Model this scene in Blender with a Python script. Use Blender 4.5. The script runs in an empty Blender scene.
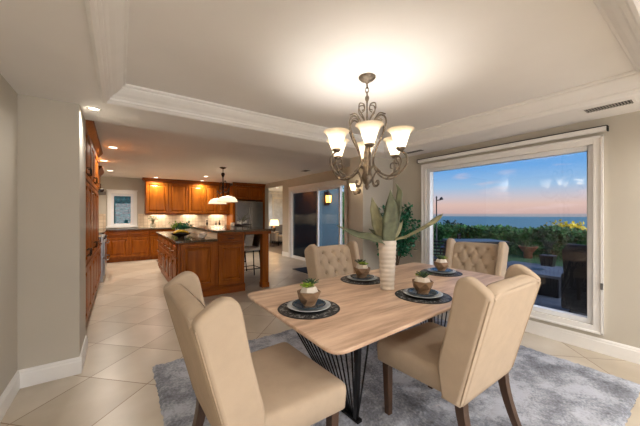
import bpy, bmesh, math, random
from mathutils import Vector, Matrix, noise
random.seed(7)
PI = math.pi
C = bpy.context.scene.collection
SC = bpy.context.scene

# ------------------------------------------------------------------ camera
H = 1.34
YAW = math.radians(35.15)
cd = bpy.data.cameras.new('camera'); cam = bpy.data.objects.new('camera', cd); C.objects.link(cam)
cam.location = (0, 0, H); cam.rotation_euler = (PI/2, 0, -YAW)
cd.sensor_width = 36; cd.lens = 284/640*36; cd.shift_y = 1.5/640; cd.clip_end = 30000; cd.clip_start = .02
SC.camera = cam
SC.view_settings.view_transform = 'Standard'; SC.view_settings.look = 'None'
SC.view_settings.gamma = 1; SC.view_settings.exposure = .86
try: SC.view_settings.use_curve_mapping = False
except Exception: pass

# ------------------------------------------------------------------ materials
def lin(c):
    return tuple(((v/255)/12.92 if v/255 <= .04045 else ((v/255+.055)/1.055)**2.4) for v in c) + (1,)
class NT:
    def __init__(s, name):
        s.m = bpy.data.materials.new(name); s.m.use_nodes = True
        s.t = s.m.node_tree; s.n = s.t.nodes; s.b = s.n['Principled BSDF']; s.out = s.n['Material Output']
        s.co = None
    def add(s, typ, **kw):
        n = s.n.new(typ)
        for k, v in kw.items():
            if k.startswith('i_'):
                key = k[2:]
                n.inputs[int(key) if key.isdigit() else key.replace('_', ' ')].default_value = v
            else: setattr(n, k, v)
        return n
    def l(s, a, b): s.t.links.new(a, b)
    def coord(s, scale=(1, 1, 1), rot=(0, 0, 0), kind='Object'):
        tc = s.add('ShaderNodeTexCoord'); mp = s.add('ShaderNodeMapping')
        mp.inputs['Scale'].default_value = scale; mp.inputs['Rotation'].default_value = rot
        s.l(tc.outputs[kind], mp.inputs['Vector']); return mp.outputs['Vector']
    def noise(s, vec, scale=5, detail=4, rough=.5):
        n = s.add('ShaderNodeTexNoise'); n.inputs['Scale'].default_value = scale
        n.inputs['Detail'].default_value = detail; n.inputs['Roughness'].default_value = rough
        s.l(vec, n.inputs['Vector']); return n.outputs['Fac']
    def ramp(s, fac, stops):
        r = s.add('ShaderNodeValToRGB'); e = r.color_ramp.elements
        e.remove(e[1]); e[0].position = stops[0][0]; e[0].color = lin(stops[0][1])
        for p, c in stops[1:]: e.new(p).color = lin(c)
        s.l(fac, r.inputs['Fac']); return r.outputs['Color']
    def bump(s, fac, strength=.2, dist=.01):
        b = s.add('ShaderNodeBump'); b.inputs['Strength'].default_value = strength; b.inputs['Distance'].default_value = dist
        s.l(fac, b.inputs['Height']); s.l(b.outputs['Normal'], s.b.inputs['Normal'])
def flat(name, c, rough=.5, metal=0, var=.06, scale=6, bump=0, bscale=200, **kw):
    t = NT(name); v = t.coord()
    f = t.noise(v, scale)
    a = tuple(max(0, x*(1-var)) for x in c); b = tuple(min(255, x*(1+var)) for x in c)
    t.l(t.ramp(f, [(.3, a), (.7, b)]), t.b.inputs['Base Color'])
    t.b.inputs['Roughness'].default_value = rough; t.b.inputs['Metallic'].default_value = metal
    if bump: t.bump(t.noise(v, bscale, 2), bump, .003)
    for k, x in kw.items(): t.b.inputs[k.replace('_', ' ')].default_value = x
    return t.m
def wood(name, c1, c2, scale=(1, 1, 1), rough=.35, gs=4, coat=0):
    t = NT(name); v = t.coord(scale)
    n1 = t.noise(v, gs, 8, .6)
    col = t.ramp(n1, [(.25, c1), (.5, tuple((a+b)/2 for a, b in zip(c1, c2))), (.75, c2)])
    t.l(col, t.b.inputs['Base Color']); t.b.inputs['Roughness'].default_value = rough
    t.b.inputs['Coat Weight'].default_value = coat
    if coat: t.b.inputs['Specular IOR Level'].default_value = .18
    t.bump(n1, .08, .002)
    return t.m
def emit(name, c, strength):
    t = NT(name); t.b.inputs['Base Color'].default_value = lin(c)
    t.b.inputs['Emission Color'].default_value = lin(c); t.b.inputs['Emission Strength'].default_value = strength
    return t.m
M = {}
M['wall'] = flat('wall_paint', (201, 193, 178), .75, var=.01, scale=2, bump=.05, bscale=120)
M['ceil'] = flat('ceiling_paint', (242, 238, 233), .8, var=.01, scale=2)
M['kceil'] = M['ceil']
M['trim'] = flat('trim_paint', (244, 241, 236), .4, var=.01)
M['vinyl'] = flat('white_vinyl', (240, 240, 240), .3, var=.01)
M['cab'] = wood('cherry_wood', (120, 60, 8), (174, 98, 24), (6, 6, .6), .38, 3, .08)
M['cabh'] = wood('cherry_wood_horizontal', (104, 50, 6), (154, 82, 18), (.8, 6, 6), .38, 3, .08)
M['darkcab'] = flat('cabinet_shadow', (60, 30, 14), .5)
M['legwood'] = wood('walnut_leg', (58, 40, 28), (88, 62, 44), (8, 8, 1), .4, 5)
M['fabric'] = flat('beige_linen', (186, 165, 141), .85, var=.02, scale=14, bump=.35, bscale=500)
M['piping'] = flat('linen_piping', (172, 150, 124), .85)
M['iron'] = flat('black_iron', (22, 21, 22), .4, .6)
M['bronze'] = flat('aged_bronze', (116, 103, 88), .45, .55, var=.25, scale=30)
M['darkbronze'] = flat('dark_bronze', (44, 34, 28), .4, .7)
M['steel'] = flat('stainless_steel', (165, 165, 165), .28, .95, var=.04)
M['chrome'] = flat('chrome', (210, 210, 210), .12, 1)
M['black'] = flat('black_finish', (16, 16, 18), .35)
M['white'] = flat('white_ceramic', (232, 228, 220), .35, var=.02)
M['cream'] = flat('cream_ceramic', (226, 214, 198), .5, var=.04)
M['bluepl'] = flat('slate_blue_glaze', (52, 70, 84), .2, var=.25, scale=12)
M['palepl'] = flat('pale_stoneware', (196, 200, 200), .2, var=.08, scale=12)
M['soil'] = flat('pebbles', (196, 182, 160), .9, var=.25, scale=60)
M['succ'] = flat('bright_green_leaf', (128, 152, 44), .45, var=.2, scale=30)
M['succd'] = flat('dark_green_leaf', (58, 82, 56), .45, var=.25, scale=30)
M['agave'] = flat('dusty_green_leaf', (98, 102, 76), .6, var=.2, scale=14)
M['agavep'] = flat('pale_green_leaf', (142, 138, 104), .6, var=.14, scale=14)
M['leaf'] = flat('deep_green_foliage', (28, 92, 62), .4, var=.4, scale=20)
M['hedge'] = flat('hedge_foliage', (52, 92, 44), .6, var=.5, scale=2.5)
M['tree'] = flat('dark_tree_foliage', (34, 54, 40), .7, var=.5, scale=2)
M['litgold'] = flat('lit_yellow_foliage', (190, 168, 40), .6, var=.35, scale=2)  # yellow light on the far bushes, put into the leaf colour
M['bark'] = flat('bark', (92, 74, 56), .8, var=.2)
M['terra'] = flat('terracotta', (140, 84, 62), .7)
M['yellow'] = flat('banana_peel', (232, 188, 30), .45, var=.1)
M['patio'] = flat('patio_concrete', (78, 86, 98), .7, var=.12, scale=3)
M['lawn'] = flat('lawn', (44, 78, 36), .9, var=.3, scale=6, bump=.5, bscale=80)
M['outwall'] = flat('exterior_stucco', (52, 82, 96), .85, var=.05, bump=.3, bscale=80)
M['wicker'] = flat('black_wicker', (14, 13, 14), .6, bump=.6, bscale=90)
M['bluecush'] = flat('blue_cushion', (62, 84, 118), .85)
M['greysofa'] = flat('grey_upholstery', (118, 108, 100), .9)
M['curtain'] = flat('white_curtain', (226, 228, 230), .9)
M['wfloor'] = wood('dark_floor_boards', (70, 54, 44), (100, 80, 66), (1, 6, 1), .3, 3)
M['mat'] = flat('dark_door_mat', (30, 36, 48), .95)
M['vent'] = flat('grey_vent', (150, 144, 136), .5)
M['ventdark'] = flat('vent_gap', (40, 38, 36), .9)
M['hill'] = flat('hillside', (46, 62, 40), .95, var=.3, scale=.2)
M['can'] = emit('lamp_glow', (255, 240, 214), 4)
M['lamp'] = emit('lampshade_glow', (255, 214, 150), 1.6)
M['lantern'] = emit('lantern_glow', (255, 178, 84), 2.6)

# table top
def mk():
    t = NT('light_oak'); v = t.coord((1.1, 9, 9), (0, 0, math.radians(-3.6)))
    n1 = t.noise(v, 2.2, 9, .62); v2 = t.coord((.5, 2.2, 2)); n2 = t.noise(v2, 2, 3)
    mx = t.add('ShaderNodeMath', operation='MULTIPLY_ADD'); mx.inputs[1].default_value = .45
    t.l(n2, mx.inputs[0]); t.l(n1, mx.inputs[2])
    t.l(t.ramp(mx.outputs[0], [(.52, (176, 143, 117)), (.68, (206, 172, 145)), (.85, (228, 199, 172))]), t.b.inputs['Base Color'])
    t.b.inputs['Roughness'].default_value = .38; t.bump(n1, .05, .002); return t.m
M['oak'] = mk()
# floor tiles, laid on the diagonal
def mk():
    t = NT('travertine_tile'); tc = t.add('ShaderNodeTexCoord')
    sp = t.add('ShaderNodeSeparateXYZ'); t.l(tc.outputs['Object'], sp.inputs[0])
    def ma(op, a, b):
        n = t.add('ShaderNodeMath', operation=op)
        for i, x in enumerate((a, b)):
            if isinstance(x, (int, float)): n.inputs[i].default_value = x
            else: t.l(x, n.inputs[i])
        return n.outputs[0]
    pit = .752
    u = ma('DIVIDE', ma('SUBTRACT', ma('ADD', sp.outputs[0], sp.outputs[1]), 2.80), pit)
    w = ma('DIVIDE', ma('SUBTRACT', ma('SUBTRACT', sp.outputs[1], sp.outputs[0]), 2.45), pit)
    fu = ma('FLOOR', ma('ADD', u, 40), 0); fw = ma('FLOOR', ma('ADD', w, 40), 0)
    du = ma('ABSOLUTE', ma('SUBTRACT', ma('FRACT', ma('ADD', u, 40.5), 0), .5), 0)
    dw = ma('ABSOLUTE', ma('SUBTRACT', ma('FRACT', ma('ADD', w, 40.5), 0), .5), 0)
    g = ma('LESS_THAN', ma('MINIMUM', du, dw), .0075)
    cm = t.add('ShaderNodeCombineXYZ'); t.l(fu, cm.inputs[0]); t.l(fw, cm.inputs[1])
    wn = t.add('ShaderNodeTexWhiteNoise'); wn.noise_dimensions = '3D'; t.l(cm.outputs[0], wn.inputs['Vector'])
    vo = t.add('ShaderNodeVectorMath', operation='MULTIPLY_ADD'); t.l(wn.outputs['Color'], vo.inputs[0])
    vo.inputs[1].default_value = (7, 7, 7); t.l(tc.outputs['Object'], vo.inputs[2])
    n1 = t.noise(vo.outputs[0], 2.2, 5, .5)
    n = ma('ADD', ma('MULTIPLY', n1, .8), ma('MULTIPLY', wn.outputs['Value'], .22))
    col = t.ramp(n, [(.2, (174, 159, 137)), (.5, (194, 181, 161)), (.8, (214, 203, 186))])
    mix = t.add('ShaderNodeMixRGB'); t.l(g, mix.inputs[0]); t.l(col, mix.inputs[1]); mix.inputs[2].default_value = lin((142, 118, 92))
    t.l(mix.outputs[0], t.b.inputs['Base Color'])
    t.b.inputs['Roughness'].default_value = .3
    t.bump(ma('SUBTRACT', 1, g), .3, .002); return t.m
M['floor'] = mk()
# backsplash
def mk():
    t = NT('tumbled_stone_tile'); v = t.coord((1, 1, 1), (PI/2, 0, 0))
    b = t.add('ShaderNodeTexBrick'); t.l(v, b.inputs['Vector']); b.offset = 0.0
    b.inputs['Scale'].default_value = 10; b.inputs['Brick Width'].default_value = 1; b.inputs['Row Height'].default_value = 1
    b.inputs['Mortar Size'].default_value = .03
    b.inputs['Color1'].default_value = lin((232, 212, 184)); b.inputs['Color2'].default_value = lin((214, 190, 160)); b.inputs['Mortar'].default_value = lin((170, 146, 118))
    t.l(b.outputs['Color'], t.b.inputs['Base Color']); t.b.inputs['Roughness'].default_value = .6; return t.m
M['splash'] = mk()
def mk():
    t = NT('speckled_granite'); v = t.coord()
    n = t.noise(v, 60, 6, .7)
    t.l(t.ramp(n, [(.32, (26, 22, 18)), (.48, (70, 57, 42)), (.6, (124, 104, 80)), (.7, (50, 43, 36))]), t.b.inputs['Base Color'])
    t.b.inputs['Roughness'].default_value = .1; return t.m
M['granite'] = mk()
def mk():
    t = NT('shag_wool'); v = t.coord()
    n = t.noise(v, 3.5, 6, .65); n2 = t.noise(v, 55, 3, .7)
    a = t.add('ShaderNodeMath', operation='MULTIPLY_ADD'); a.inputs[1].default_value = .45; t.l(n2, a.inputs[0]); t.l(n, a.inputs[2])
    t.l(t.ramp(a.outputs[0], [(.50, (96, 98, 104)), (.66, (138, 141, 149)), (.82, (188, 191, 200))]), t.b.inputs['Base Color'])
    t.b.inputs['Roughness'].default_value = .95; t.bump(n2, .8, .012); return t.m
M['rug'] = mk()
# placemat: black weave with pale strokes in a ring
def mk():
    t = NT('printed_black_mat'); tc = t.add('ShaderNodeTexCoord')
    ln = t.add('ShaderNodeVectorMath', operation='LENGTH'); t.l(tc.outputs['Object'], ln.inputs[0])
    gr = t.add('ShaderNodeTexGradient', gradient_type='RADIAL'); t.l(tc.outputs['Object'], gr.inputs[0])
    cm = t.add('ShaderNodeCombineXYZ')
    m1 = t.add('ShaderNodeMath', operation='MULTIPLY'); m1.inputs[1].default_value = 46; t.l(gr.outputs['Fac'], m1.inputs[0])
    m2 = t.add('ShaderNodeMath', operation='MULTIPLY'); m2.inputs[1].default_value = 22; t.l(ln.outputs['Value'], m2.inputs[0])
    t.l(m1.outputs[0], cm.inputs[0]); t.l(m2.outputs[0], cm.inputs[1])
    n = t.noise(cm.outputs[0], 1.5, 3, .6)
    col = t.ramp(n, [(.545, (20, 20, 22)), (.575, (165, 165, 162)), (.62, (185, 183, 178)), (.65, (22, 22, 24))])
    r = t.ramp(ln.outputs['Value'], [(.0, (0, 0, 0)), (.125, (0, 0, 0)), (.135, (255, 255, 255)), (.178, (255, 255, 255)), (.185, (0, 0, 0))])
    mix = t.add('ShaderNodeMixRGB'); t.l(r, mix.inputs[0]); mix.inputs[1].default_value = lin((20, 20, 22)); t.l(col, mix.inputs[2])
    t.l(mix.outputs[0], t.b.inputs['Base Color']); t.b.inputs['Roughness'].default_value = .45
    return t.m
M['placemat'] = mk()
def glass(name, tint=(1, 1, 1), refl=.06, rough=.0):
    t = NT(name); t.n.remove(t.b)
    tr = t.add('ShaderNodeBsdfTransparent'); tr.inputs[0].default_value = (*tint, 1)
    gl = t.add('ShaderNodeBsdfGlossy'); gl.inputs['Roughness'].default_value = rough
    mx = t.add('ShaderNodeMixShader'); mx.inputs[0].default_value = refl
    t.l(tr.outputs[0], mx.inputs[1]); t.l(gl.outputs[0], mx.inputs[2]); t.l(mx.outputs[0], t.out.inputs[0]); return t.m
M['glass'] = glass('window_glass', (.97, .98, .98), .04)
M['screen'] = glass('screen_mesh', (.26, .28, .28), .06, .1)
M['clear'] = glass('clear_glass', (.85, .9, .9), .15)
def shadem(name, c, e):
    t = NT(name); t.b.inputs['Base Color'].default_value = lin(c); t.b.inputs['Roughness'].default_value = .3
    t.b.inputs['Emission Color'].default_value = lin((255, 226, 176)); t.b.inputs['Emission Strength'].default_value = e
    tl = t.add('ShaderNodeBsdfTranslucent'); tl.inputs[0].default_value = lin((255, 246, 230))
    mx = t.add('ShaderNodeMixShader'); mx.inputs[0].default_value = .9
    t.l(t.b.outputs[0], mx.inputs[1]); t.l(tl.outputs[0], mx.inputs[2]); t.l(mx.outputs[0], t.out.inputs[0]); return t.m
M['shade'] = shadem('frosted_shade', (236, 228, 214), .12)
M['shade2'] = shadem('alabaster_shade', (222, 210, 186), .18)
def mk():
    t = NT('sea_water'); v = t.coord((.002, .0006, 1)); n = t.noise(v, 6, 4)
    t.l(t.ramp(n, [(.3, (64, 110, 122)), (.7, (86, 130, 140))]), t.b.inputs['Base Color'])
    t.b.inputs['Roughness'].default_value = .6; return t.m
M['sea'] = mk()
def mk():
    t = NT('blue_leafy_glass'); v = t.coord(); n = t.noise(v, 14, 4, .7)
    t.l(t.ramp(n, [(.35, (0, 84, 92)), (.6, (6, 150, 156)), (.75, (70, 200, 190))]), t.b.inputs['Base Color'])
    t.b.inputs['Roughness'].default_value = .8; return t.m
M['vines'] = mk()

# ------------------------------------------------------------------ mesh builder
class MB:
    def __init__(s): s.v = []; s.f = []; s.sm = []
    def quad(s, vs, faces, smooth=False):
        o = len(s.v); s.v += [tuple(p) for p in vs]
        for f in faces: s.f.append([i+o for i in f]); s.sm.append(smooth)
    def box(s, x0, y0, z0, x1, y1, z1):
        s.quad([(x0,y0,z0),(x1,y0,z0),(x1,y1,z0),(x0,y1,z0),(x0,y0,z1),(x1,y0,z1),(x1,y1,z1),(x0,y1,z1)],
               [(0,3,2,1),(4,5,6,7),(0,1,5,4),(1,2,6,5),(2,3,7,6),(3,0,4,7)]); return s
    def hexa(s, a, b):      # two quads of 4 points, a bottom ring, b top ring
        s.quad(list(a)+list(b), [(3,2,1,0),(4,5,6,7),(0,1,5,4),(1,2,6,5),(2,3,7,6),(3,0,4,7)]); return s
    def prism(s, pts, z0, z1):
        n = len(pts); s.quad([(x,y,z0) for x,y in pts]+[(x,y,z1) for x,y in pts],
            [tuple(reversed(range(n))), tuple(range(n,2*n))]+[(i,(i+1)%n,n+(i+1)%n,n+i) for i in range(n)]); return s
    def rings(s, rings, cap0=True, cap1=True, smooth=True, closed=True):
        n = len(rings[0]); vs = [p for r in rings for p in r]; fs = []
        for k in range(len(rings)-1):
            for i in range(n if closed else n-1):
                j = (i+1) % n; fs.append((k*n+i, k*n+j, (k+1)*n+j, (k+1)*n+i))
        s.quad(vs, fs, smooth)
        if cap0: s.quad(rings[0], [tuple(reversed(range(n)))])
        if cap1: s.quad(rings[-1], [tuple(range(n))])
        return s
    def lathe(s, prof, c=(0,0,0), n=24, cap0=True, cap1=True, smooth=True, M4=None):
        rs = []
        for r, z in prof:
            ring = [Vector((r*math.cos(2*PI*i/n), r*math.sin(2*PI*i/n), z)) for i in range(n)]
            if M4: ring = [M4 @ p for p in ring]
            rs.append([(p.x+c[0], p.y+c[1], p.z+c[2]) for p in ring])
        return s.rings(rs, cap0, cap1, smooth)
    def tube(s, pts, r, n=8, caps=True):
        pts = [Vector(p) for p in pts]; m = len(pts)
        rad = r if isinstance(r, (list, tuple)) else [r]*m
        t0 = (pts[1]-pts[0]).normalized()
        u = t0.orthogonal().normalized(); rs = []
        for k in range(m):
            t = (pts[min(k+1, m-1)]-pts[max(k-1, 0)])
            t = t.normalized() if t.length > 1e-9 else t0
            u = (u - t*u.dot(t)); u = u.normalized() if u.length > 1e-6 else t.orthogonal().normalized()
            w = t.cross(u)
            rs.append([tuple(pts[k]+(u*math.cos(2*PI*i/n)+w*math.sin(2*PI*i/n))*rad[k]) for i in range(n)])
        return s.rings(rs, caps, caps)
    def blob(s, c, r, n=12, m=8, sc=(1,1,1)):
        rs = []
        for k in range(1, m):
            a = PI*k/m
            rs.append([(c[0]+r*sc[0]*math.sin(a)*math.cos(2*PI*i/n), c[1]+r*sc[1]*math.sin(a)*math.sin(2*PI*i/n), c[2]-r*sc[2]*math.cos(a)) for i in range(n)])
        return s.rings(rs)
    def build(s, name, mat, parent=None, bevel=0, seg=2, weld=True):
        me = bpy.data.meshes.new(name); me.from_pydata(s.v, [], s.f)
        me.polygons.foreach_set('use_smooth', s.sm)
        bm = bmesh.new(); bm.from_mesh(me)
        if weld: bmesh.ops.remove_doubles(bm, verts=bm.verts, dist=1e-5)
        bmesh.ops.recalc_face_normals(bm, faces=bm.faces)
        if bevel:
            ed = [e for e in bm.edges if len(e.link_faces) == 2 and e.calc_face_angle(0) > .5]
            r = bmesh.ops.bevel(bm, geom=ed, offset=bevel, segments=seg, affect='EDGES', profile=.5, clamp_overlap=True)
        bm.to_mesh(me); bm.free(); me.materials.append(mat)
        o = bpy.data.objects.new(name, me); C.objects.link(o); o.parent = parent; return o
def catmull(P, k=8):
    P = [Vector(p) for p in P]; Q = [2*P[0]-P[1]]+P+[2*P[-1]-P[-2]]; out = []
    for i in range(1, len(Q)-2):
        for j in range(k):
            t = j/k; a, b, c, d = Q[i-1], Q[i], Q[i+1], Q[i+2]
            out.append(.5*((2*b)+(c-a)*t+(2*a-5*b+4*c-d)*t*t+(3*b-a-3*c+d)*t**3))
    out.append(P[-1]); return out
def tag(o, label=None, cat=None, group=None, kind=None):
    if label: o['label'] = label
    if cat: o['category'] = cat
    if group: o['group'] = group
    if kind: o['kind'] = kind
    return o
def thing(name, label, cat, group=None, loc=(0,0,0), rz=0):
    o = bpy.data.objects.new(name, None); C.objects.link(o); o.location = loc; o.rotation_euler = (0,0,rz)
    o.empty_display_size = .05
    return tag(o, label, cat, group)
def kids(o): return [c for c in bpy.data.objects if c.parent == o]
def settle(root):
    """world-space parts under an Empty at the origin -> Empty at the thing's base"""
    ms = []; 
    def walk(o):
        for c in kids(o): ms.append(c); walk(c)
    walk(root)
    xs = [v.co for m in ms if m.type == 'MESH' for v in m.data.vertices]
    lo = Vector((min(p.x for p in xs), min(p.y for p in xs), min(p.z for p in xs)))
    hi = Vector((max(p.x for p in xs), max(p.y for p in xs), 0))
    b = Vector(((lo.x+hi.x)/2, (lo.y+hi.y)/2, lo.z))
    for me in {m.data for m in ms if m.type == 'MESH'}: me.transform(Matrix.Translation(-b))
    for m in ms:
        if m.type == 'LIGHT': m.location -= b
    root.location = b; return root
def center(o):
    """move a single-mesh thing's origin to its base"""
    vs = [v.co for v in o.data.vertices]
    b = Vector(((min(p.x for p in vs)+max(p.x for p in vs))/2, (min(p.y for p in vs)+max(p.y for p in vs))/2, min(p.z for p in vs)))
    o.data.transform(Matrix.Translation(-b)); o.location = b; return o
def copy_tree(o, parent=None):
    c = o.copy(); C.objects.link(c); c.parent = parent
    for ch in kids(o): copy_tree(ch, c)
    return c
def struct(name, mb, mat, bevel=0, parent=None):
    o = mb.build(name, mat, parent, bevel)
    if parent is None: o['kind'] = 'structure'
    return o
def B(x0, y0, z0, x1, y1, z1): return MB().box(x0, y0, z0, x1, y1, z1)
def light(name, kind, loc, power, col=(1, .86, .7), size=.1, rot=None, parent=None, spot=None, blend=.6):
    l = bpy.data.lights.new(name, kind); l.energy = power; l.color = col
    if kind == 'AREA': l.shape = 'DISK'; l.size = size
    elif kind in ('POINT', 'SPOT'): l.shadow_soft_size = size
    if spot: l.spot_size = math.radians(spot); l.spot_blend = blend
    o = bpy.data.objects.new(name, l); C.objects.link(o); o.location = loc; o.parent = parent
    if rot: o.rotation_euler = rot
    return o

# ------------------------------------------------------------------ the room
ZS, ZK, ZT = 2.27, 2.45, 2.40
XW = 3.81; XS = 4.35; YB = 10.35
struct('floor', MB().prism([(-.80,-3.1),(3.99,-3.1),(3.99,3.25),(4.45,3.25),(4.45,10.5),(-1.1,10.5),(-1.1,3.13),(-.8,3.13)], -.1, 0), M['floor'])
struct('ceiling_kitchen', B(-1.1,3.6,ZK,4.5,10.5,ZK+.1), M['kceil'])
s = MB(); tx0, tx1, ty0, ty1 = -.08, 3.2, .25, 2.9
s.box(-.8,-3.1,ZS,tx0,3.6,ZS+.3); s.box(tx1,-3.1,ZS,3.99,3.6,ZS+.3); s.box(tx0,-3.1,ZS,tx1,ty0,ZS+.3); s.box(tx0,ty1,ZS,tx1,3.6,ZS+.3)
struct('ceiling', s, M['ceil'])
struct('ceiling_tray', B(tx0,ty0,ZT,tx1,ty1,ZT+.1), M['ceil'])
prof = [(-.045,ZS),(-.045,ZS-.012),(-.028,ZS-.016),(-.012,ZS-.010),(.002,ZS+.004),(.012,ZS+.010),(.014,ZS+.026),(.022,ZS+.03),(.035,ZS+.045),(.06,ZS+.062),(.085,ZS+.085),(.096,ZS+.098),(.098,ZS+.108),(.112,ZS+.110),(.118,ZS+.118),(.118,ZT),(0,ZT)]
rs = []
for (cx, cy, sx, sy) in ((tx0,ty0,1,1),(tx1,ty0,-1,1),(tx1,ty1,-1,-1),(tx0,ty1,1,-1),(tx0,ty0,1,1)):
    rs.append([(cx+o*sx, cy+o*sy, z) for o, z in prof])
struct('trim_1', MB().rings(rs, False, False, False, closed=False), M['trim'])

def wall(name, mb): return struct(name, mb, M['wall'])
# window wall with its opening
oy0, oy1, oz0, oz1 = .735, 2.60, .255, 2.03
w = MB(); w.box(XW,-3.1,0,XW+.18,oy0,2.5); w.box(XW,oy1,0,XW+.18,3.25,2.5); w.box(XW,oy0,0,XW+.18,oy1,oz0); w.box(XW,oy0,oz1,XW+.18,oy1,2.5)
wall('wall_right', w)
wall('wall_return', B(3.11,3.25,0,4.5,3.56,2.5))
w = MB(); sy0, sy1, sz = 5.15, 7.78, 2.08; dy0, dy1, dz = 8.31, 9.70, 2.30
w.box(XS,3.56,0,XS+.15,sy0,2.55); w.box(XS,sy0,sz,XS+.15,sy1,2.55); w.box(XS,sy1,0,XS+.15,dy0,2.55); w.box(XS,dy0,dz,XS+.15,dy1,2.55); w.box(XS,dy1,0,XS+.15,10.5,2.55)
wall('wall_patio_side', w)
kx0, kx1, kz0, kz1 = -.22, .34, 1.00, 1.96
w = MB(); w.box(-1.1,YB,0,kx0,YB+.15,2.55); w.box(kx1,YB,0,4.35,YB+.15,2.55); w.box(kx0,YB,0,kx1,YB+.15,kz0); w.box(kx0,YB,kz1,kx1,YB+.15,2.55)
wall('wall_back', w)
wall('wall_kitchen_left', B(-1.1,3.65,0,-.95,YB,2.55))
wall('wall_left', B(-.8,-3.1,0,-.646,3.13,2.5))
wall('wall_pier', B(-1.1,3.13,0,-.28,3.65,2.5))
w = MB(); w.box(-.646,-3.1,0,-.3,-2.95,2.5); w.box(3.5,-3.1,0,XW,-2.95,2.5); w.box(-.3,-3.1,2.15,3.5,-2.95,2.5)
wall('wall_near', w)
r = bpy.data.objects.new('window_added', None); C.objects.link(r); r['kind'] = 'structure'  # unseen glass doors, added so the sky lobe can light the room
s = MB(); s.box(-.39,-2.95,0,-.3,-2.93,2.24); s.box(3.5,-2.95,0,3.59,-2.93,2.24); s.box(-.3,-2.95,2.15,3.5,-2.93,2.24); s.build('window_casing', M['trim'], r)
s = MB(); s.box(-.3,-3.05,0,3.5,-3.0,.05); s.box(-.3,-3.05,2.10,3.5,-3.0,2.15)
for x in (-.3,.92,1.54,2.16,3.45): s.box(x,-3.05,.05,x+.05,-3.0,2.10)
s.build('window_frame', M['vinyl'], r)
B(-.25,-3.03,.05,3.45,-3.025,2.10).build('window_pane', M['glass'], r)

def baseboard(name, segs):
    s = MB()
    for (x0,y0,x1,y1,nx,ny) in segs:   # wall line, n points into the room
        pr = [(0,0),(.016,0),(.016,.105),(.012,.115),(.012,.125),(.006,.14),(0,.14)]
        s.rings([[(x+nx*o, y+ny*o, z) for o, z in pr] for x, y in ((x0,y0),(x1,y1))], True, True, False)
    return struct(name, s, M['trim'])
baseboard('baseboard_right', [(XW,-2.95,XW,3.25,-1,0)])
baseboard('baseboard_return', [(3.11,3.25,XW,3.25,0,-1),(3.11,3.234,3.11,3.56,-1,0)])
baseboard('baseboard_left', [(-.646,-2.95,-.646,3.13,1,0)])
baseboard('baseboard_pier', [(-.646,3.13,-.264,3.13,0,-1),(-.28,3.13,-.28,3.65,1,0)])
baseboard('baseboard_patio_side', [(XS,3.56,XS,sy0-.09,-1,0),(XS,sy1+.09,XS,dy0,-1,0),(XS,dy1,XS,YB-.8,-1,0)])

# picture window
def window(name, X, y0, y1, z0, z1, fw, cas, root_mat='trim', thick=.18, out=1):
    r = bpy.data.objects.new(name, None); C.objects.link(r); r['kind'] = 'structure'
    s = MB(); c = cas
    for (a,b,cc,d) in ((y0-c,z0-c,y0,z1+c),(y1,z0-c,y1+c,z1+c),(y0,z1,y1,z1+c),(y0,z0-c,y1,z0)):
        s.box(X-.02,a,b,X,cc,d)
    e = .018
    for (a,b,cc,d) in ((y0-c,z0-c,y0-c+e,z1+c),(y1+c-e,z0-c,y1+c,z1+c),(y0-c,z1+c-e,y1+c,z1+c),(y0-c,z0-c,y1+c,z0-c+e)):
        s.box(X-.032,a,b,X-.02,cc,d)
    s.build('window_casing', M['trim'], r, .003)
    s = MB()
    for (a,b,cc,d) in ((y0,z0,y0+fw,z1),(y1-fw,z0,y1,z1),(y0+fw,z1-fw,y1-fw,z1),(y0+fw,z0,y1-fw,z0+fw)):
        s.box(X+.01,a,b,X+.09,cc,d)
    s.build('window_frame', M['vinyl'], r, .004)
    B(X+.045,y0+fw,z0+fw,X+.051,y1-fw,z1-fw).build('window_pane', M['glass'], r)
    return r
w1 = window('window_1', XW, oy0, oy1, oz0, oz1, .048, .072)
B(XW-.045,oy0-.075,.62,XW-.032,oy0-.055,.68).build('window_latch', M['steel'], w1)
o = thing('roller_shade', 'slim white roller shade cassette above the picture window', 'window shade')
B(XW-.055,oy0-.10,2.135,XW-.003,oy1+.12,2.18).build('cassette', M['trim'], o, .006)
B(XW-.058,oy0-.108,2.132,XW-.003,oy0-.10,2.183).build('end_cap', M['ventdark'], o)
B(XW-.058,oy1+.12,2.132,XW-.003,oy1+.128,2.183).build('end_cap', M['ventdark'], o)
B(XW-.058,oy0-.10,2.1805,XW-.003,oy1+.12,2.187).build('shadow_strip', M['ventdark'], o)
settle(o)

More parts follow.
